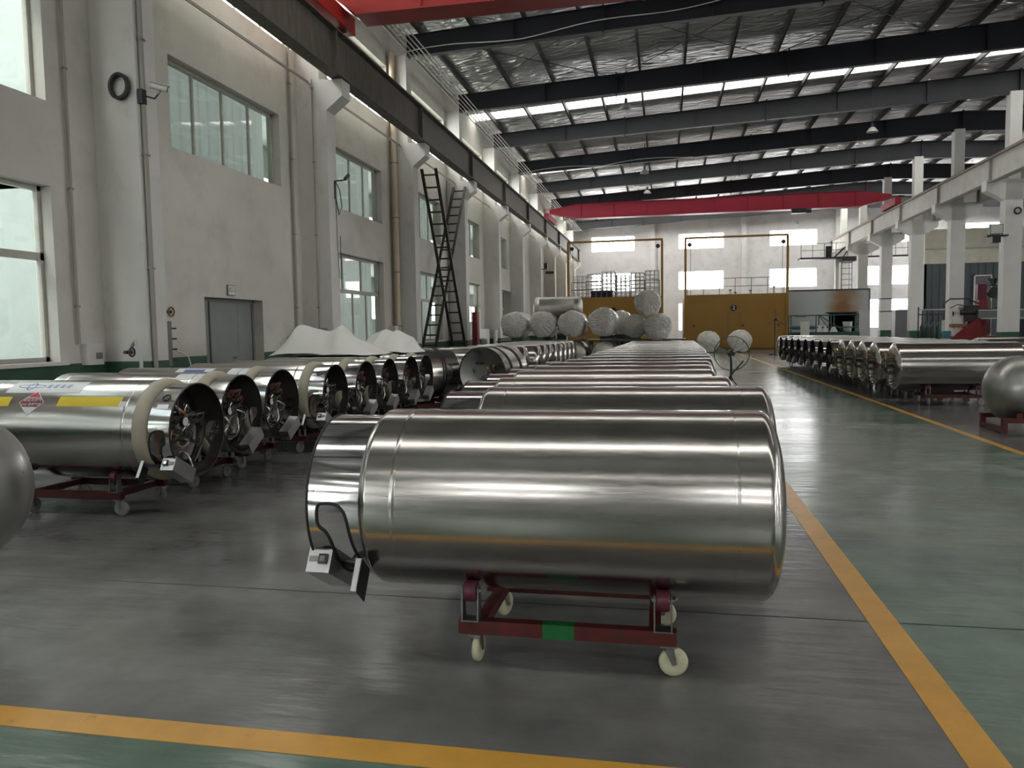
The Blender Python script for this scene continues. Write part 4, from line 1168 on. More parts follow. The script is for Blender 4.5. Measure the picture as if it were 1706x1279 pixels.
# ---- bare inner vessels cut by the frame
def inner_vessel(lab, Rb, L, depth):
    r = empty('inner_vessel', label=lab, cat='vessel')
    mb = MB(); prof = []
    n = 18
    for i in range(n+1): a = pi/2*i/n; prof.append((-L/2-depth*cos(a), Rb*sin(a)**.9 if i else 0))
    prof2 = [(-x, q) for x, q in prof[::-1]]
    mb.lathe(prof+prof2, steel_dark, 96); mb.build('shell', r, (0, 0, Rb))
    mb = MB()
    for x in (-L/2, L/2): torus_ring(mb, x, Rb-.002, .005, steel_dark)
    mb.build('weld_seam', r, (0, 0, Rb)); return r
def stand(x, y, lab, L=1.3, w=.7, h=.2, m=dolly_red):
    r = empty('red_stand', (x, y, 0), 0, lab, 'stand')
    mb = MB()
    for s in (-1, 1): mb.box(-L/2, L/2, s*w/2-.03, s*w/2+.03, h-.06, h, m)
    for s in (-1, 1): mb.box(s*(L/2-.03)-.03, s*(L/2-.03)+.03, -w/2+.03, w/2-.03, .02, .075, m)
    for s in (-1, 1):
        for q in (-1, 1): mb.prism([(q*.38, h), (q*.33, h), (q*.345, h+.05), (q*.38, h+.07)], s*(L/2-.2)-.03, s*(L/2-.2)+.03, m, 'YZ')
    mb.build('frame', r)
    for s in (-1, 1):
        for q in (-1, 1): mb = MB(); mb.box(s*(L/2-.03)-.03, s*(L/2-.03)+.03, q*w/2-.03, q*w/2+.03, 0, h-.06, m); mb.build('leg', r)
    return r
v = inner_vessel('dull grey inner vessel on a red stand, right of the green aisle', .45, 1.5, .42); v.location = (5.38, 11.4, .10)
stand(4.95, 11.4, 'dark red steel stand under the dull vessel past the aisle')
v = inner_vessel('dull grey inner vessel cut off by the photo edge, beside the first collared tank', .42, 1.5, .36); v.location = (-4.40, 3.30, .245)
stand(-4.4, 3.30, 'dark red steel stand under the dull vessel beside the collared tanks', h=.23, L=.9)

# ================================================================== wrapped tanks stack
def wrapped(seed, Rb=.47, L=1.5):
    """tank wrapped in crinkled plastic film, axis along Y (end towards the camera)"""
    rn = random.Random(seed); mb = MB(); seg = 40; vs = []; rows = []
    ox, oz = rn.uniform(-.12, .12), rn.uniform(-.12, .12)
    prof = [(-L/2-.10, .0), (-L/2-.105, .06), (-L/2-.10, .14), (-L/2-.085, .22), (-L/2-.06, .30), (-L/2-.03, .37), (-L/2+.01, .42), (-L/2+.07, Rb)]+[(-L/2+.07+L*i/9, Rb) for i in range(1, 9)]+[(L/2, Rb), (L/2+.06, .3), (L/2+.08, 0)]
    ph = [rn.uniform(0, 6.28) for _ in range(6)]
    for j, (t, r) in enumerate(prof):
        row = []
        for k in range(seg):
            a = 2*pi*k/seg
            q = 1+.035*sin(3*a+ph[0])+.03*sin(5*a+ph[1]+j)+.03*sin(9*a+ph[2]+j*2)+rn.uniform(-.02, .02)
            row.append(len(vs)); rr = r*q; e = 1-min(1, r/Rb); vs.append((rr*sin(a)+ox*e, t+rn.uniform(-.014, .014)+.03*sin(6*(rr*sin(a))+ph[4])+.03*sin(5*rr*cos(a)+ph[5]), max(-Rb, rr*cos(a)+oz*e)))
        rows.append(row)
    fs = []
    for A, B in zip(rows, rows[1:]):
        for k in range(seg): k2 = (k+1) % seg; fs.append((A[k], A[k2], B[k2], B[k]))
    mb.add(vs, fs, wrap_m, False)
    return mb.build('wrapped_tank')
def place_w(seed, x, y, z, lab, Rb=.47, rz=0, L=1.5):
    o = wrapped(seed, Rb, L); o.location = (x, y, z); o.rotation_euler = (0, 0, rz); return tag(o, lab, 'wrapped tank', 'tanks wrapped in plastic film')
Z2 = 1.62
for i, (x, lab) in enumerate(((-5.20, 'film-wrapped tank at the wall end of the upper layer, outermost of the four'), (-4.18, 'film-wrapped tank of the upper layer below the bare tank on top'),
                              (-3.18, 'film-wrapped tank of the upper layer, third from the windowed wall'), (-2.10, 'film-wrapped tank of the upper layer, closest to the yellow booth door'))):
    place_w(20+i, x, 27.3, Z2 if i < 3 else Z2+.05, lab, .46 if i < 3 else .49)
place_w(31, -1.62, 30.0, 1.66, 'film-wrapped tank peeking out behind the upper layer of four', .44)
place_w(32, -1.02, 28.0, 1.50, 'smaller film-wrapped tank under the topmost wrapped tank, nearer the wall', .40)
place_w(33, -.24, 27.3, 1.48, 'film-wrapped tank under the topmost wrapped tank, nearer the aisle', .46)
place_w(34, -.58, 27.5, 2.29, 'film-wrapped tank lying on top of two others, topmost of the stack', .44)
place_w(35, 2.40, 45.0, .62, 'large film-wrapped tank on the floor just behind the far end of the central row', .58)
place_w(36, 4.10, 45.0, .63, 'large film-wrapped tank standing alone on the floor behind the fan', .60)
# lower layer of steel tanks, axis along Y
low = None
for i, x in enumerate((-5.2, -4.15, -3.1, -2.05, -1.0, .05)):
    mb = MB(); Rb = .44; L = 1.5
    if low is None:
        prof = dish_profile(-L/2, -1, Rb, .12, 12, .62)[::-1]+[(L/2, Rb)]+dish_profile(L/2, 1, Rb, .1, 10, .62)[1:]
        mb.lathe(prof, stack_m, 64, 'Y'); low = mb.build('cryogenic_tank'); o = low
    else: o = low.copy(); COL.objects.link(o)
    o.location = (x, 27.4, .57); tag(o, 'dull steel tank in the lower layer under the wrapped ones, %s from the wall' % ordn[i], 'tank', 'lower layer tanks of the stack')
# racks: floor skids and the deck between layers
mb = MB()
for y in (26.9, 27.9): mb.box(-5.8, .6, y-.05, y+.05, 0, .12, dark_metal)
for y in (26.85, 27.3, 27.9): mb.box(-5.85, .7, y-.06, y+.06, 1.01, 1.06, dark_metal)
for x in (-5.75, -4.67, -3.62, -2.57, -1.52, -.47, .6): mb.box(x-.03, x+.03, 26.8, 27.95, .0, 1.01, dark_metal)
for x in (-5.0, -3.9, -2.8, -1.7): mb.box(x-.05, x+.05, 26.8, 28.0, 1.06, 1.11, dark_metal)
mb.box(-5.85, .7, 26.85, 27.95, 1.04, 1.062, dark_metal)
mb.box(-2.4, -.9, 29.3, 30.7, 0, 1.20, dark_metal)
tag(mb.build('storage_rack'), 'dark steel rack deck between the two layers of stacked tanks', 'rack')
mb = MB(); mb.box(2.1, 2.7, 44.4, 45.6, 0, .05, dark_metal); tag(mb.build('steel_support'), 'dark steel support under the wrapped tank behind the central row', 'support')
mb = MB(); mb.box(3.8, 4.4, 44.4, 45.6, 0, .04, dark_metal); tag(mb.build('steel_support'), 'dark steel support under the lone wrapped tank behind the fan', 'support')
# bare tank on third layer, axis X
mb = MB(); Rb = .40; prof = dish_profile(-.72, -1, Rb, .10, 12, .62)[::-1]+[(-.60, Rb), (-.59, Rb+.006), (-.57, Rb+.006), (-.56, Rb), (.60, Rb)]+[(.62, Rb+.012), (.72, Rb+.012)]+dish_profile(.76, 1, Rb, .16, 12, .62)[1:]
mb.lathe(prof, stack_m, 64); r = tag(mb.build('cryogenic_tank'), 'bare steel tank lying crosswise on top of the wrapped tanks', 'tank'); r.location = (-3.80, 27.6, 2.20)

# white plastic sheet over the left row
def sheet(lab, cx, cy, w, d, h, seed, pk):
    rn = random.Random(seed); mb = MB(); nx, ny = 34, 16; vs = []
    for j in range(ny+1):
        for i in range(nx+1):
            u = i/nx; v = j/ny; x = (u-.5)*w; y = (v-.5)*d
            z = 0
            for (pu, ph_, pw) in pk: z = max(z, ph_*max(0, 1-abs(u-pu)/pw)**.85)
            z *= (1-abs(2*v-1)**1.6)*.92+.08
            z *= min(1, u/.21, (1-u)/.14)**.9
            z += .02*sin(7*u+3*v*seed)+.012*sin(19*u-5*v)
            vs.append((x+.05*sin(5*v+seed), y, max(.0, z*h)+.0))
    mb.add(vs, [(j*(nx+1)+i, j*(nx+1)+i+1, (j+1)*(nx+1)+i+1, (j+1)*(nx+1)+i) for j in range(ny) for i in range(nx)], sheet_m, True)
    o = mb.build('plastic_sheet'); o.location = (cx, cy, 1.09); return tag(o, lab, 'plastic sheet')
sheet('large crumpled white plastic sheet peaked over the tanks by the windows', -5.30, 11.7, 1.75, .9, .50, 3, [(.20, 1.0, .26), (.24, 1.0, .9), (.64, 1.0, .22), (.60, .85, .45)])
sheet('smaller curled white plastic sheet behind the large peaked one', -4.75, 12.9, 1.1, .9, .42, 5, [(.42, 1.0, .75), (.6, .95, .6)])

# ================================================================== left wall equipment
def wpipe(y, x, z0, z1, r, m, lab, name='wall_pipe'):
    mb = MB(); mb.cyl((x, y, z0), (x, y, z1), r, m, seg=16)
    z = z0+.5
    while z < z1: mb.box(x-r-.012 if x > -7.9 else x-r, x+r+.006, y-r-.008, y+r+.008, z, z+.03, zinc_m); z += 1.6
    return tag(mb.build(name), lab, 'pipe')
wpipe(9.35, WX+.05, 1.35, 9.4, .022, pipe_grey, 'thin conduit on the wall just before the column with the camera')
wpipe(10.02, -7.262, .3, 6.9, .035, pipe_grey, 'dark pipe up the side of the column with the security camera', 'wall_pipe')
wpipe(15.85, WX+.06, 1.5, 9.3, .03, pipe_grey, 'grey pipe beside the column just past the grey door')
wpipe(16.22, -7.6, 1.5, 7.0, .016, pipe_grey, 'thin dark conduit on the column just past the grey door')
r = wpipe(22.15, WX+.16, 1.1, 9.6, .085, pipe_pvc, 'wide cream plastic drainpipe in front of the ladder column')
wpipe(28.2, WX+.07, 1.3, 7.0, .03, pipe_grey, 'grey pipe beside the column on the far side of the ladders')
# coil and camera
r = empty('cable_coil', (-7.22, 10.35, 5.05), 0, 'black coil of cable hung high on the camera column', 'cable coil')
mb = MB()
for k in range(9):
    rr_ = .15+.012*(k % 3); mb.tube([(-.10+rr_*.85*cos(t), -.10-.022*(k//3), rr_*sin(t)) for t in [2*pi*q/28 for q in range(28)]], .014, black_m, 6, True)
mb.build('coil', r); r.location = (-7.42, 9.985, 4.95)
mb = MB(); mb.cyl((.0, -.12, .12), (.0, .11, .16), .012, dark_metal, seg=8); mb.build('hook', r)
r = empty('security_camera', (-7.3, 10.05, 4.84), 0, 'white security camera on a dark bracket near the cable coil', 'camera')
mb = MB(); mb.cyl((0, -.05, .02), (.18, .03, -.03), .012, dark_metal); mb.cyl((.18, .03, -.03), (.24, .08, .09), .012, dark_metal); mb.box(0, .02, -.09, -.01, -.05, .07, dark_metal); mb.tube([(.05, -.03, 0), (.12, 0, .09), (.16, .03, -.05), (.24, .06, .08)], .006, white_m); mb.build('bracket', r)
mb = MB(); a = Vector((.13, .0, .155)); c = Vector((.30, .14, .12)); mb.cyl(a, c, .042, white_m, seg=20); mb.cyl(c, c+(c-a).normalized()*.012, .036, black_m, seg=20); mb.bar(a+Vector((0, 0, .045)), c+Vector((.03, .03, .045)), .09, .008, white_m); mb.build('camera_body', r)
# black box fixing next to the coil
mb = MB(); mb.box(-7.3, -7.22, 9.94, 10.04, 4.72, 4.92, black_m); tag(mb.build('junction_box'), 'small black junction box beside the cable coil', 'junction box')
# socket box
r = empty('switch_box', (WX, 9.6, 1.05), 0, 'cream electric switch box with a small display on the wall', 'switch box')
mb = MB(); mb.box(0, .12, -.17, .13, 0, .30, column_paint); mb.build('body', r); mb = MB(); mb.box(.12, .126, -.02, .10, .08, .17, frame_grey); mb.build('display', r)
# valve wheels
def vwheel(x, y, z, lab, s=.075):
    r = empty('valve_wheel', (x, y, z), 0, lab, 'valve'); mb = MB()
    mb.tube([(.10, s*cos(t), s*sin(t)) for t in [2*pi*q/24 for q in range(24)]], .012, rust_m if z > 1.5 else dark_metal, 6, True)
    for q in range(3): t = pi*q/3; mb.cyl((.10, s*cos(t), s*sin(t)), (.10, -s*cos(t), -s*sin(t)), .006, dark_metal, seg=6)
    mb.build('handwheel', r); mb = MB(); mb.cyl((0, 0, 0), (.11, 0, 0), .014, dark_metal); mb.cyl((.03, -.06, 0), (.03, .06, 0), .025, dark_metal); mb.build('stem', r)
vwheel(WX, 11.35, 1.83, 'dark handwheel valve on the wall between camera column and door')
vwheel(-7.44, 9.62, 1.22, 'low handwheel valve at the foot of the camera column', .06)
mb = MB(); mb.box(WX, WX+.1, 11.22, 11.34, .95, 1.68, frame_grey)
for k in range(4): mb.cyl((WX+.1, 11.34, 1.05+.17*k), (WX+.14, 11.40, 1.05+.17*k), .014, dark_metal)
tag(mb.build('gas_outlet_panel'), 'narrow grey outlet panel with four small nozzles below the wall valve', 'outlet panel')
sag('hose', 'pale hose hanging from the outlet panel beside the grey door', [(WX+.12, 11.4, 1.2), (WX+.2, 11.6, 1.1), (WX+.22, 11.7, .8), (WX+.2, 11.68, .02)], .012, white_m, 'hose')
sag('hose', 'bundle of grey hoses hanging at the foot of the camera column', [(-7.4, 9.7, 1.3), (-7.3, 9.65, 1.38), (-7.2, 9.62, 1.1), (-7.22, 9.6, .02)], .028, booth_grey, 'hose')
# bracket with camera near window 2
r = empty('wall_bracket', (-7.3, 16.6, 4.85), 0, 'black bracket with hanging cable loops on the column past the door', 'bracket')
mb = MB(); mb.box(0, .02, -.03, .03, -.4, .0, black_m); mb.bar((0, 0, 0), (.22, .15, .05), .03, .03, black_m); mb.cyl((.2, .12, .06), (.26, .2, .16), .04, black_m); mb.build('arm', r)
mb = MB(); mb.tube([(.03, 0, -.02), (.1, .05, -.2), (.12, .1, -.55), (.06, .06, -.75), (.02, .02, -.4)], .012, black_m); mb.tube([(.02, 0, -.4), (.03, 0, -1.5), (.04, .05, -2.15), (.05, .12, -2.2), (.04, .14, -1.2)], .007, black_m); mb.build('cable_loop', r)
# hood shaped cabinet behind the sheet
mb = MB(); mb.prism([(15.45, 1.30), (16.24, 1.30), (16.24, 1.36), (15.95, 1.55), (15.45, 1.36)], WX+.01, WX+.7, frame_grey, 'YZ'); mb.box(WX+.01, WX+.65, 15.65, 16.2, 0, 1.30, frame_grey)
tag(mb.build('metal_cabinet'), 'grey metal cabinet with a sloped lid at the column past the door', 'cabinet')
# box on drain pipe
mb = MB(); mb.box(WX, WX+.2, 21.75, 22.02, 1.2, 1.62, column_paint); tag(mb.build('switch_box'), 'pale switch box on the wall beside the cream drainpipe', 'switch box')
# fire hydrant cabinet / red post at x=790
mb = MB(); mb.box(-7.25, -7.05, 28.85, 29.2, 0, 2.15, red_fire); mb.cyl((-7.15, 29.15, 2.15), (-7.15, 29.15, 2.35), .04, dark_metal)
tag(mb.build('red_post'), 'dark red upright cabinet against the wall past the ladders', 'cabinet')
mb = MB(); mb.box(WX, WX+.3, 33.3, 33.8, 0, 1.5, column_paint); mb.cyl((-7.5, 34.1, 0), (-7.5, 34.1, 1.45), .1, col_white); tag(mb.build('wall_cabinet'), 'pale electrical cabinet low on the wall before the wrapped tanks', 'cabinet')
# far wall camera
mb = MB(); mb.bar((WX, 46.4, 5.05), (-7.0, 46.3, 5.05), .04, .04, black_m); mb.box(-7.1, -6.9, 46.2, 46.4, 5.05, 5.4, black_m); mb.box(-7.0, -6.5, 46.1, 46.3, 4.75, 4.9, black_m)
tag(mb.build('security_camera'), 'dark security camera far along the windowed wall', 'camera')

# ladders
def ladder(p0, p1, w, lab, x0, x1):
    p0 = Vector(p0); p1 = Vector(p1); r = empty('ladder', tuple(p0), 0, lab, 'ladder'); q = p1-p0
    for s in (-1, 1):
        mb = MB(); mb.bar((s*w/2, 0, 0), (s*w/2, q.y, q.z), .05, .09, ladder_m, (1, 0, 0)); mb.build('rail', r)
    n = int(q.length/.40)
    for i in range(1, n+1): t = i/(n+.5); mb = MB(); mb.bar((-w/2, q.y*t, q.z*t), (w/2, q.y*t, q.z*t), .035, .05, ladder_m); mb.build('rung', r)
    return r
ladder((-7.0, 26.5, 0), (-7.0, 22.85, 6.35), .44, 'tall dark ladder leaning back against the drainpipe column', 0, 0)
ladder((-7.47, 23.3, 0), (-7.47, 28.2, 6.75), .44, 'tall dark ladder crossing the other one, leaning the opposite way', 0, 0)

# ================================================================== yellow radiography booths
def booth(x0, x1, lab, number):
    yb = 49.4; D = 9; h = 3.42
    r = empty('shielded_booth', ((x0+x1)/2, yb, 0), 0, lab, 'booth'); w = (x1-x0)/2
    mb = MB(); mb.box(-w+.02, w-.02, .12, D, 0.0, h-.1, yellow_m); mb.build('body', r)
    mb = MB(); mb.box(-w+.12, w-.12, 0, .1, .12, h, yellow_m)
    dr = mb.build('sliding_door', r)
    if not number:
        mb = MB(); mb.cyl((-.1, -.08, 2.55), (-.1, 0, 2.55), .22, black_m, seg=24); mb.cyl((-.02, -.06, 2.2), (-.02, -.02, 2.35), .05, black_m); mb.build('round_fitting', dr)
    if number:
        mb = MB(); xd = -.1; mb.box(xd-.38, xd-.35, -.015, .001, .2, 2.25, rust_m); mb.box(xd+.35, xd+.38, -.015, .001, .2, 2.25, rust_m); mb.box(xd-.38, xd+.38, -.015, .001, 2.25, 2.28, rust_m); mb.build('wicket_outline', dr)
        mb = MB(); mb.cyl((xd-.02, -.02, 2.58), (xd-.02, .0, 2.58), .19, black_m, seg=32); sgn = mb.build('number_disc', dr)
        vs, fs = text_mesh('2', .34); mb = MB(); mb.add([(xd-.02+v.x, -.023, 2.58+v.y) for v in vs], fs, white_m); mb.build('numeral', dr)
        for x in (-w+.55, xd+.52, w-.55):
            mb = MB(); mb.cyl((x, -.03, 1.5), (x, .0, 1.5), .08, red_fire, seg=20); mb.build('warning_lamp', dr)
    for s in (-1, 1):
        mb = MB(); mb.box(s*(w-.05)-.07, s*(w-.05)+.07, -.05, .12, 0, 6.85, yellow_m); mb.build('guide_post', r)
        mb = MB(); mb.cyl((s*(w-.3), -.06, 6.5), (s*(w-.3), 0, 6.5), .13, dark_metal, seg=20); mb.cyl((s*(w-.35), -.03, h), (s*(w-.35), -.03, 6.4), .015, dark_metal, seg=6); mb.build('lifting_pulley', r)
    mb = MB(); mb.box(-w, w, -.03, .10, 6.85, 6.97, yellow_m); mb.build('top_beam', r)
    mb = MB(); 
    for i in range(7): x = -w+.2+(2*w-.4)*i/6; mb.cyl((x, .4, h-.1), (x, .4, h+1.0), .02, dark_metal, seg=6)
    for z in (.5, 1.0): mb.cyl((-w+.2, .4, h+z), (w-.2, .4, h+z), .02, dark_metal, seg=6)
    mb.build('handrail', r)
    return r
booth(-6.08, -.12, 'yellow shielded booth behind the wrapped tanks, loaded with wire cages', 0)
booth(1.2, 7.32, 'yellow shielded booth with a round number 2 sign and wicket door', 1)
# cages on booth 1
def cage(x, y, z, w, h, lab, sd):
    rn = random.Random(sd); mb = MB()
    for i in range(4):
        for j in range(2): xx = x-w/2+w*i/3; yy = y-.4+.8*j; mb.bar((xx, yy, z), (xx, yy, z+h), .05, .05, zinc_m)
    n = 7
    for k in range(n+1):
        zz = z+h*k/n
        for j in range(2): mb.bar((x-w/2, y-.4+.8*j, zz), (x+w/2, y-.4+.8*j, zz+rn.uniform(-.02, .02)), .045, .045, white_metal)
        mb.bar((x-w/2, y-.4, zz), (x-w/2, y+.4, zz), .045, .045, white_metal); mb.bar((x+w/2, y-.4, zz), (x+w/2, y+.4, zz), .045, .045, white_metal)
    return tag(mb.build('wire_cage'), lab, 'wire cage', 'wire cages on the booth roof')
for i in range(6): cage(-5.45+.93*i, 51.2, 3.32, .84, 1.65+.12*((i*7) % 3)-.1, 'galvanised wire storage cage on the booth roof, %s from the windowed wall' % ordn[i], i)
mb = MB(); mb.box(-4.7, -3.3, 50.3, 50.7, 3.32, 3.9, frame_grey)
for i in range(4): mb.box(-4.68+.35*i, -4.4+.35*i, 50.28, 50.3, 3.4, 3.8, navy_m)
tag(mb.build('control_cabinet'), 'dark control cabinet on the booth roof in front of the cages', 'cabinet')
for i, (x, h) in enumerate(((4.0, .35), (4.3, .2), (5.2, .3), (6.6, .5))):
    mb = MB(); mb.cyl((x, 50.2, 3.32), (x, 50.2, 3.32+h), .07, pale_box, seg=12); mb.cyl((x, 50.2, 3.32+h), (x, 50.2, 3.38+h), .09, dark_metal, seg=12)
    tag(mb.build('vent_stub'), ['short pale vent stub near the middle of the number 2 booth roof', 'lowest pale vent stub on the number 2 booth roof', 'pale vent stub right of middle on the number 2 booth roof', 'tallest pale vent stub at the outer corner of the number 2 booth roof'][i], 'vent')

# ================================================================== right background equipment
# grey booth with rust stain
def stain_mat():
    m = mat('booth_panel_stained', (.42, .45, .45), .5)
    nt = m.node_tree; b = nt.nodes['Principled BSDF']; tc = nt.nodes.new('ShaderNodeTexCoord'); mp = nt.nodes.new('ShaderNodeMapping')
    mp.inputs['Location'].default_value = (-.95, 0, -2.75); mp.inputs['Scale'].default_value = (.75, 0, .55)
    g = nt.nodes.new('ShaderNodeTexGradient'); g.gradient_type = 'SPHERICAL'; nt.links.new(tc.outputs['Object'], mp.inputs[0]); 
    mp.vector_type = 'POINT'
    mp.inputs['Location'].default_value = (-.95*.75, 0, -2.75*.55)
    nt.links.new(mp.outputs[0], g.inputs[0])
    n = nt.nodes.new('ShaderNodeTexNoise'); n.inputs['Scale'].default_value = 2
    mu = nt.nodes.new('ShaderNodeMath'); mu.operation = 'MULTIPLY'; nt.links.new(g.outputs[1], mu.inputs[0]); nt.links.new(n.outputs[0], mu.inputs[1])
    rr = nt.nodes.new('ShaderNodeMapRange'); rr.inputs[1].default_value = .02; rr.inputs[2].default_value = .3; nt.links.new(mu.outputs[0], rr.inputs[0])
    mx = nt.nodes.new('ShaderNodeMix'); mx.data_type = 'RGBA'; mx.inputs[6].default_value = (.42, .45, .45, 1); mx.inputs[7].default_value = (.24, .12, .045, 1)
    nt.links.new(rr.outputs[0], mx.inputs[0]); nt.links.new(mx.outputs[2], b.inputs['Base Color']); return m
r = empty('paint_booth', (9.84, 50.6, 0), 0, 'grey panel booth with a brown rust stain above its opening', 'booth')
mb = MB(); w = 2.35; st = stain_mat()
mb.box(-w, .05, 0, .1, 0, 3.55, st); mb.box(.05, 1.75, 0, .1, 2.2, 3.55, st); mb.box(1.75, w, 0, .1, 0, 3.55, st); mb.build('front_panel', r)
mb = MB(); mb.box(-w, -w+.08, .1, 4, 0, 3.5, booth_grey); mb.box(w-.08, w, .1, 4, 0, 3.5, booth_grey); mb.box(-w, w, 3.9, 4, 0, 3.5, navy_m); mb.box(-w, w, .1, 4, 3.42, 3.5, booth_grey); mb.build('side_and_back_panels', r)
mb = MB(); mb.box(-w-.04, w+.04, -.04, .0, 3.55, 3.62, dark_metal); mb.box(w, w+.05, -.04, .02, 0, 3.6, dark_metal); mb.box(-.1, 1.8, -.05, 0, 2.15, 2.22, dark_metal); mb.build('edge_trim', r)
# green frame trolley with tubs
r = empty('green_frame_trolley', (8.9, 46.2, 0), 0, 'dark green tubular work frame standing in front of the grey booth', 'work frame')
mb = MB()
for x in (-1.9, -.4, .4, 1.7):
    for y in (0, .8): mb.cyl((x, y, 0), (x, y, 2.0), .03, green_frame, seg=8)
for z in (.35, 1.3, 2.0):
    for y in (0, .8): mb.cyl((-1.9, y, z), (1.7, y, z), .03, green_frame, seg=8)
mb.cyl((-.4, 0, 2.0), (1.2, 0, .9), .03, green_frame, seg=8); mb.cyl((-.4, 0, 1.95), (.4, 0, .9), .02, green_frame, seg=8); mb.build('frame', r)
mb = MB(); mb.box(-1.9, 1.75, -.05, .85, .60, 1.05, green_frame); mb.build('deck', r)
mb = MB(); mb.box(-1.75, -.6, .0, .7, 1.2, 1.4, teal_m); mb.box(-1.6, -1.1, -.1, .2, 1.9, 2.02, teal_m); mb.build('teal_tray', r)
mb = MB(); mb.lathe([(0, .0), (0, .20), (.50, .25), (.53, .27), (.56, .27), (.56, 0)], white_m, 28, 'Z'); o = tag(mb.build('plastic_bucket'), 'white plastic bucket standing on the dark green work frame', 'bucket'); o.location = (10.08, 46.5, 1.05)
mb = MB(); mb.box(7.5, 7.95, 45.9, 46.1, .0, 1.65, pale_box); tag(mb.build('upright_board'), 'pale upright board at the wall-side end of the green work frame', 'board')
for i, (x, w_) in enumerate(((8.55, .28), (8.85, .22), (9.3, .4))):
    mb = MB(); mb.prism([(x-w_/2, 1.05), (x+w_/2, 1.05), (x+w_*.1, 1.45-.05*i), (x-w_*.25, 1.42-.05*i)], 46.1, 46.3, white_m, 'XZ'); tag(mb.build('white_bag'), ['slim white bag on the green work frame, nearest its pale panel', 'small white bag squeezed between two others on the green work frame', 'wide sloping white bag on the green work frame'][i], 'bag')
mb = MB(); mb.box(11.45, 12.1, 49.9, 50.5, 0, 2.3, booth_grey); mb.box(11.47, 12.08, 49.88, 49.9, .1, 1.1, booth_grey); tag(mb.build('tall_locker'), 'tall pale grey locker beside the grey booth opening', 'locker')
# catwalk
r = empty('catwalk', (13.9, 60.5, 6.35), 0, 'dark steel catwalk with handrails hanging near the far wall', 'catwalk')
mb = MB(); mb.box(-4.2, 3.8, -.6, .6, -.12, 0, purlin_m); mb.box(-1.4, -.4, -.9, .6, -.35, -.12, purlin_m); mb.build('deck', r)
mb = MB()
for x in [-4.15+.8*i for i in range(10)]: mb.cyl((x, -.55, 0), (x, -.55, 1.0), .02, dark_metal, seg=6)
for x0_, x1_ in ((-4.15, 3.75),):
    for z in (.5, 1.0): mb.cyl((x0_, -.55, z), (x1_, -.55, z), .02, dark_metal, seg=6)
for z in (.5, 1.0): mb.cyl((-4.15, -.55, z), (-4.15, .55, z), .02, dark_metal, seg=6)
mb.build('handrail', r)
mb = MB(); mb.box(-2.4, -2.0, -.3, 0, 0, .8, black_m); mb.bar((-1.8, -.3, 0), (-.5, -.3, 1.3), .12, .12, dark_metal); mb.bar((-1.2, -.3, 0), (-.5, -.3, 1.2), .08, .08, dark_metal); mb.build('gear_box', r)
r = empty('cage_ladder', (12.9, 60.0, 0), 0, 'dark vertical steel ladder leading up to the catwalk', 'ladder')
mb = MB()
for x in (-.35, .35): mb.bar((x, 0, 0), (x, 0, 6.2), .05, .05, dark_metal)
for i in range(15): mb.bar((-.35, 0, .3+.4*i), (.35, 0, .3+.4*i), .04, .04, dark_metal)
mb.bar((.1, -.3, 2), (.1, -.3, 6), .04, .04, dark_metal); mb.build('rungs_and_rails', r)
mb = MB(); mb.box(12.2, 12.45, 60.3, 60.6, 0, 6.2, col_white); tag(mb.build('steel_post'), 'slim white post beside the vertical ladder to the catwalk', 'post')
# partition building in second bay
mb = MB(); x = 16.9
while x < 27.8: mb.box(x, x+.42, 55.96, 56.0, 0, 5.35, partition_m); mb.box(x+.42, x+.46, 55.98, 56.0, 0, 5.35, partition_m); x += .46
mb.box(16.9, 27.9, 56.0, 56.1, 0, 5.4, partition_m); mb.box(16.9, 17.0, 55.96, 57, 0, 5.4, partition_m)
struct(mb, 'wall_partition')
mb = MB(); mb.box(16.85, 27.9, 55.9, 56.1, 5.35, 7.6, cream_wall); mb.box(16.85, 27.9, 55.85, 55.9, 6.25, 6.35, booth_grey); struct(mb, 'wall_cream')
r = empty('door_3', (20.4, 55.9, 0)); tag(r, kind='structure')
mb = MB(); mb.box(-.55, -.47, -.03, .05, 0, 4.55, white_m); mb.box(.47, .55, -.03, .05, 0, 4.55, white_m); mb.box(-.55, .55, -.03, .05, 4.47, 4.55, white_m); mb.build('door_frame', r)
mb = MB(); mb.box(-.47, .47, .0, .04, 0, 4.47, grey_beam); mb.build('door_leaf', r)
# dark machinery housings behind columns
mb = MB(); mb.box(14.6, 16.4, 54, 55, 0, 2.35, grey_beam); tag(mb.build('machine_housing'), 'dark grey machine housing under the window behind the T-headed columns', 'machine')
for i in range(6):
    mb = MB() ; x = 13.15+.26*i; mb.lathe([(0, 0), (0, .115), (1.25, .115), (1.38, .05), (1.5, .04), (1.5, 0)], cylinder_m if i % 2 == 0 else green_frame, 20, 'Z', (x, 43.8, 0)); 
    tag(mb.build('gas_cylinder'), 'dark green gas cylinder, %s from the column in the cylinder rack' % ordn[i], 'gas cylinder', 'gas cylinders between the columns')
mb = MB(); mb.bar((12.9, 43.6, 1.9), (14.7, 43.6, 1.9), .04, .06, dark_metal); mb.bar((12.9, 43.6, 2.15), (14.7, 43.6, 2.15), .04, .06, booth_grey)
for x in (12.9, 14.7): mb.bar((x, 43.6, 0), (x, 43.6, 2.3), .05, .05, dark_metal)
for i in range(6): mb.tube([(13.1+.26*i, 43.6, 2.1), (13.05+.26*i, 43.5, 1.7), (13.15+.26*i, 43.8, 1.50)], .03, black_m, 6)
tag(mb.build('gas_manifold'), 'dark pipe manifold rail above the green gas cylinders', 'manifold')
mb = MB(); mb.box(13.95, 14.35, 43.0, 43.4, 0, 1.6, pale_box); tag(mb.build('pale_cabinet'), 'pale upright cabinet at the end of the gas cylinders', 'cabinet')
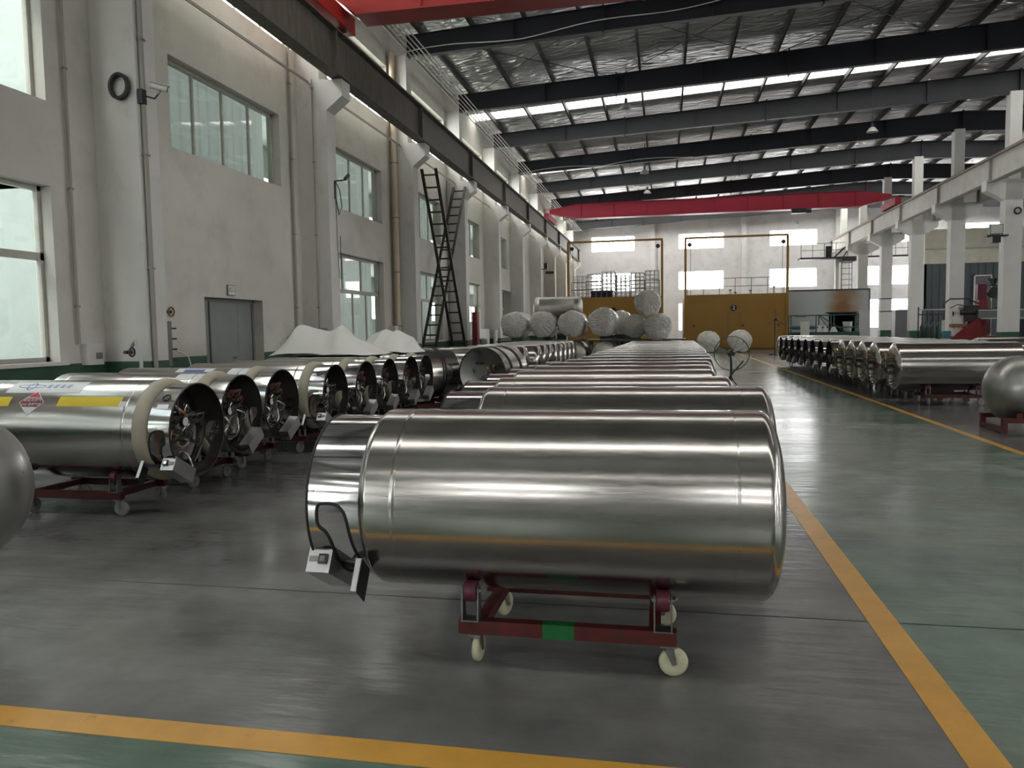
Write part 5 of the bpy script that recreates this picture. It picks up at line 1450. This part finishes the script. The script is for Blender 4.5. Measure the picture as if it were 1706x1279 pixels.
# welding manipulator: red carriage, grey boom
r = empty('welding_manipulator', (13.85, 37.6, 0), 0, 'red and grey column-and-boom welding machine behind the tanks', 'machine')
mb = MB(); mb.prism([(-1.35, .85), (-.2, .85), (-.3, 1.6), (-.5, 1.6)], -.3, .3, red_fire, 'XZ'); mb.box(-1.45, 1.0, -.5, .5, .0, .85, red_fire); mb.build('base', r)
mb = MB(); mb.box(-.33, .0, -.2, .2, .85, 2.45, red_fire); mb.box(-.1, .3, .2, .24, .95, 2.4, grey_beam); mb.build('mast', r)
mb = MB(); mb.box(-.4, 4.2, -.36, -.22, 1.64, 1.96, grey_beam); mb.box(-.4, 4.2, -.38, -.20, 1.96, 2.0, box_alu); mb.box(-.3, 4.2, -.38, -.20, 1.60, 1.64, box_alu); mb.build('boom', r)
mb = MB(); mb.box(-.95, -.35, -.25, .25, 1.5, 2.2, dark_metal); mb.cyl((-1.1, -.2, 1.9), (-.5, -.2, 1.9), .12, dark_metal); mb.cyl((-.9, -.3, 2.1), (-.9, .3, 2.1), .1, black_m); mb.box(-1.3, -.9, -.1, .1, 1.75, 1.95, black_m); mb.build('welding_head', r)
mb = MB(); mb.box(-.38, -.02, -.15, .15, 2.45, 3.12, mat('raspberry_paint', (.10, .010, .03), .45)); mb.build('motor', r)
mb = MB(); mb.lathe([(-.05, .25), (0, .12), (.25, .30), (.28, .0)], black_m, 24, 'Z', (.3, 0, 3.1)); mb.cyl((.3, -.1, 2.75), (.3, .1, 2.75), .24, black_m, seg=24); mb.build('wire_spool', r)
mb = MB(); mb.tube([(-.3, -.2, 2.25), (-.8, -.2, 2.5), (-1.5, -.2, 2.5), (-1.75, -.2, 2.3), (-1.75, -.2, 2.1)], .03, black_m); mb.tube([(.3, -.2, 2.6), (.5, -.2, 2.3), (.3, -.2, 2.0), (-.3, -.2, 2.05)], .03, black_m); mb.tube([(-.3, -.2, 2.1), (-1.2, -.2, 2.25), (-1.5, -.2, 2.1)], .02, black_m); mb.build('hoses', r)
mb = MB(); mb.box(-1.3, -.95, -.2, .2, .85, 2.05, column_paint); mb.box(-1.4, -.85, -.25, .15, 1.25, 1.4, rust_m); mb.build('wire_feeder', r)
mb = MB(); mb.box(14.15, 17.5, 36.9, 37.0, .0, 1.54, navy_m); tag(mb.build('welding_screen'), 'dark navy welding screen below the grey machine boom', 'screen')
mb = MB(); mb.box(12.0, 12.25, 37.0, 37.3, 0, 1.1, teal_m); tag(mb.build('blue_drum'), 'small blue container at the foot of the red machine', 'container')
# fixtures on near right column
r = empty('floodlight', (12.95, 34.4, 4.85), 0, 'black floodlight on a shelf bracket at the largest T-headed column', 'lamp')
mb = MB(); mb.box(-.4, .38, -.3, .1, 0, .05, black_m); mb.box(-.2, .1, -.3, .0, -.25, 0, black_m); mb.build('bracket', r); mb = MB(); mb.box(-.28, .2, -.25, -.1, .08, .48, frame_grey); mb.box(-.25, .17, -.262, -.25, .11, .45, pale_box); mb.build('lamp_head', r)
mb = MB(); mb.tube([(13.75+.12*cos(t), 34.42, 5.85+.12*sin(t)) for t in [2*pi*q/20 for q in range(20)]], .035, black_m, 6, True); tag(mb.build('cable_coil'), 'small black cable coil high on the largest T-headed column', 'cable coil')
for i, z in enumerate((2.2, 3.0)):
    mb = MB(); mb.box(13.31, 13.99, 52.48, 53.02, z, z+.06, black_m); tag(mb.build('strap'), ['lower dark strap around a T-headed column', 'upper dark strap around a T-headed column'][i], 'strap')

# ---- pedestal fan in the aisle
r = empty('pedestal_fan', (1.38, 16.9, 0), 0, 'black pedestal fan standing at the end of the central row', 'fan')
mb = MB(); zc_ = .88; rf = .36
for y in (-.06, .06): mb.tube([(rf*cos(t), y, zc_+rf*sin(t)) for t in [2*pi*q/40 for q in range(40)]], .006, dark_metal, 6, True)
for q in range(16):
    t = 2*pi*q/16
    for y in (-.09, .09): mb.cyl((.05*cos(t), y, zc_+.05*sin(t)), (rf*cos(t), y*.6, zc_+rf*sin(t)), .002, dark_metal, seg=5)
mb.build('cage', r)
mb = MB()
for q in range(3):
    t = 2*pi*q/3+.7; a = Vector((cos(t), 0, sin(t))); b = Vector((-sin(t), 0, cos(t))); c = Vector((0, 0, zc_))
    mb.add([c+a*.04-b*.02+Vector((0, -.02, 0)), c+a*.32-b*.04+Vector((0, -.03, 0)), c+a*.30+b*.06+Vector((0, .03, 0)), c+a*.04+b*.02+Vector((0, .02, 0))], [(0, 1, 2, 3)], booth_grey)
mb.cyl((0, -.04, zc_), (0, .04, zc_), .05, black_m); mb.build('blades', r)
mb = MB(); mb.cyl((0, .04, zc_), (0, .22, zc_), .075, black_m); mb.build('motor', r)
mb = MB(); mb.cyl((0, .13, .1), (0, .13, zc_-.03), .022, black_m); mb.cyl((0, .13, .42), (.25, .10, .72), .014, black_m); mb.cyl((0, .13, .40), (-.16, .1, .22), .014, black_m); mb.build('pole', r)
for q in range(3):
    t = 2*pi*q/3+.4; mb = MB(); mb.cyl((0, .13, .38), (.26*cos(t), .13+.26*sin(t), .012), .012, black_m, seg=8); mb.build('leg', r)
# fan behind: small dark stand fan in front of booth 2
r = empty('pedestal_fan', (5.4, 40.5, 0), 0, 'thin dark stand fan in front of the number 2 booth', 'fan')
mb = MB()
for q in range(3): t = 2*pi*q/3+pi/2; mb.bar((0, 0, 1.75), (.5*cos(t), 0, 1.75+.5*sin(t)), .07, .02, black_m)
mb.cyl((0, -.05, 1.75), (0, .12, 1.75), .08, black_m); mb.build('blades', r)
mb = MB(); mb.cyl((0, .05, .05), (0, .05, 1.7), .035, black_m); mb.cyl((0, .05, 0), (0, .05, .06), .28, black_m); mb.build('pole', r)
# clean up helpers that were never placed
bpy.context.view_layer.update()
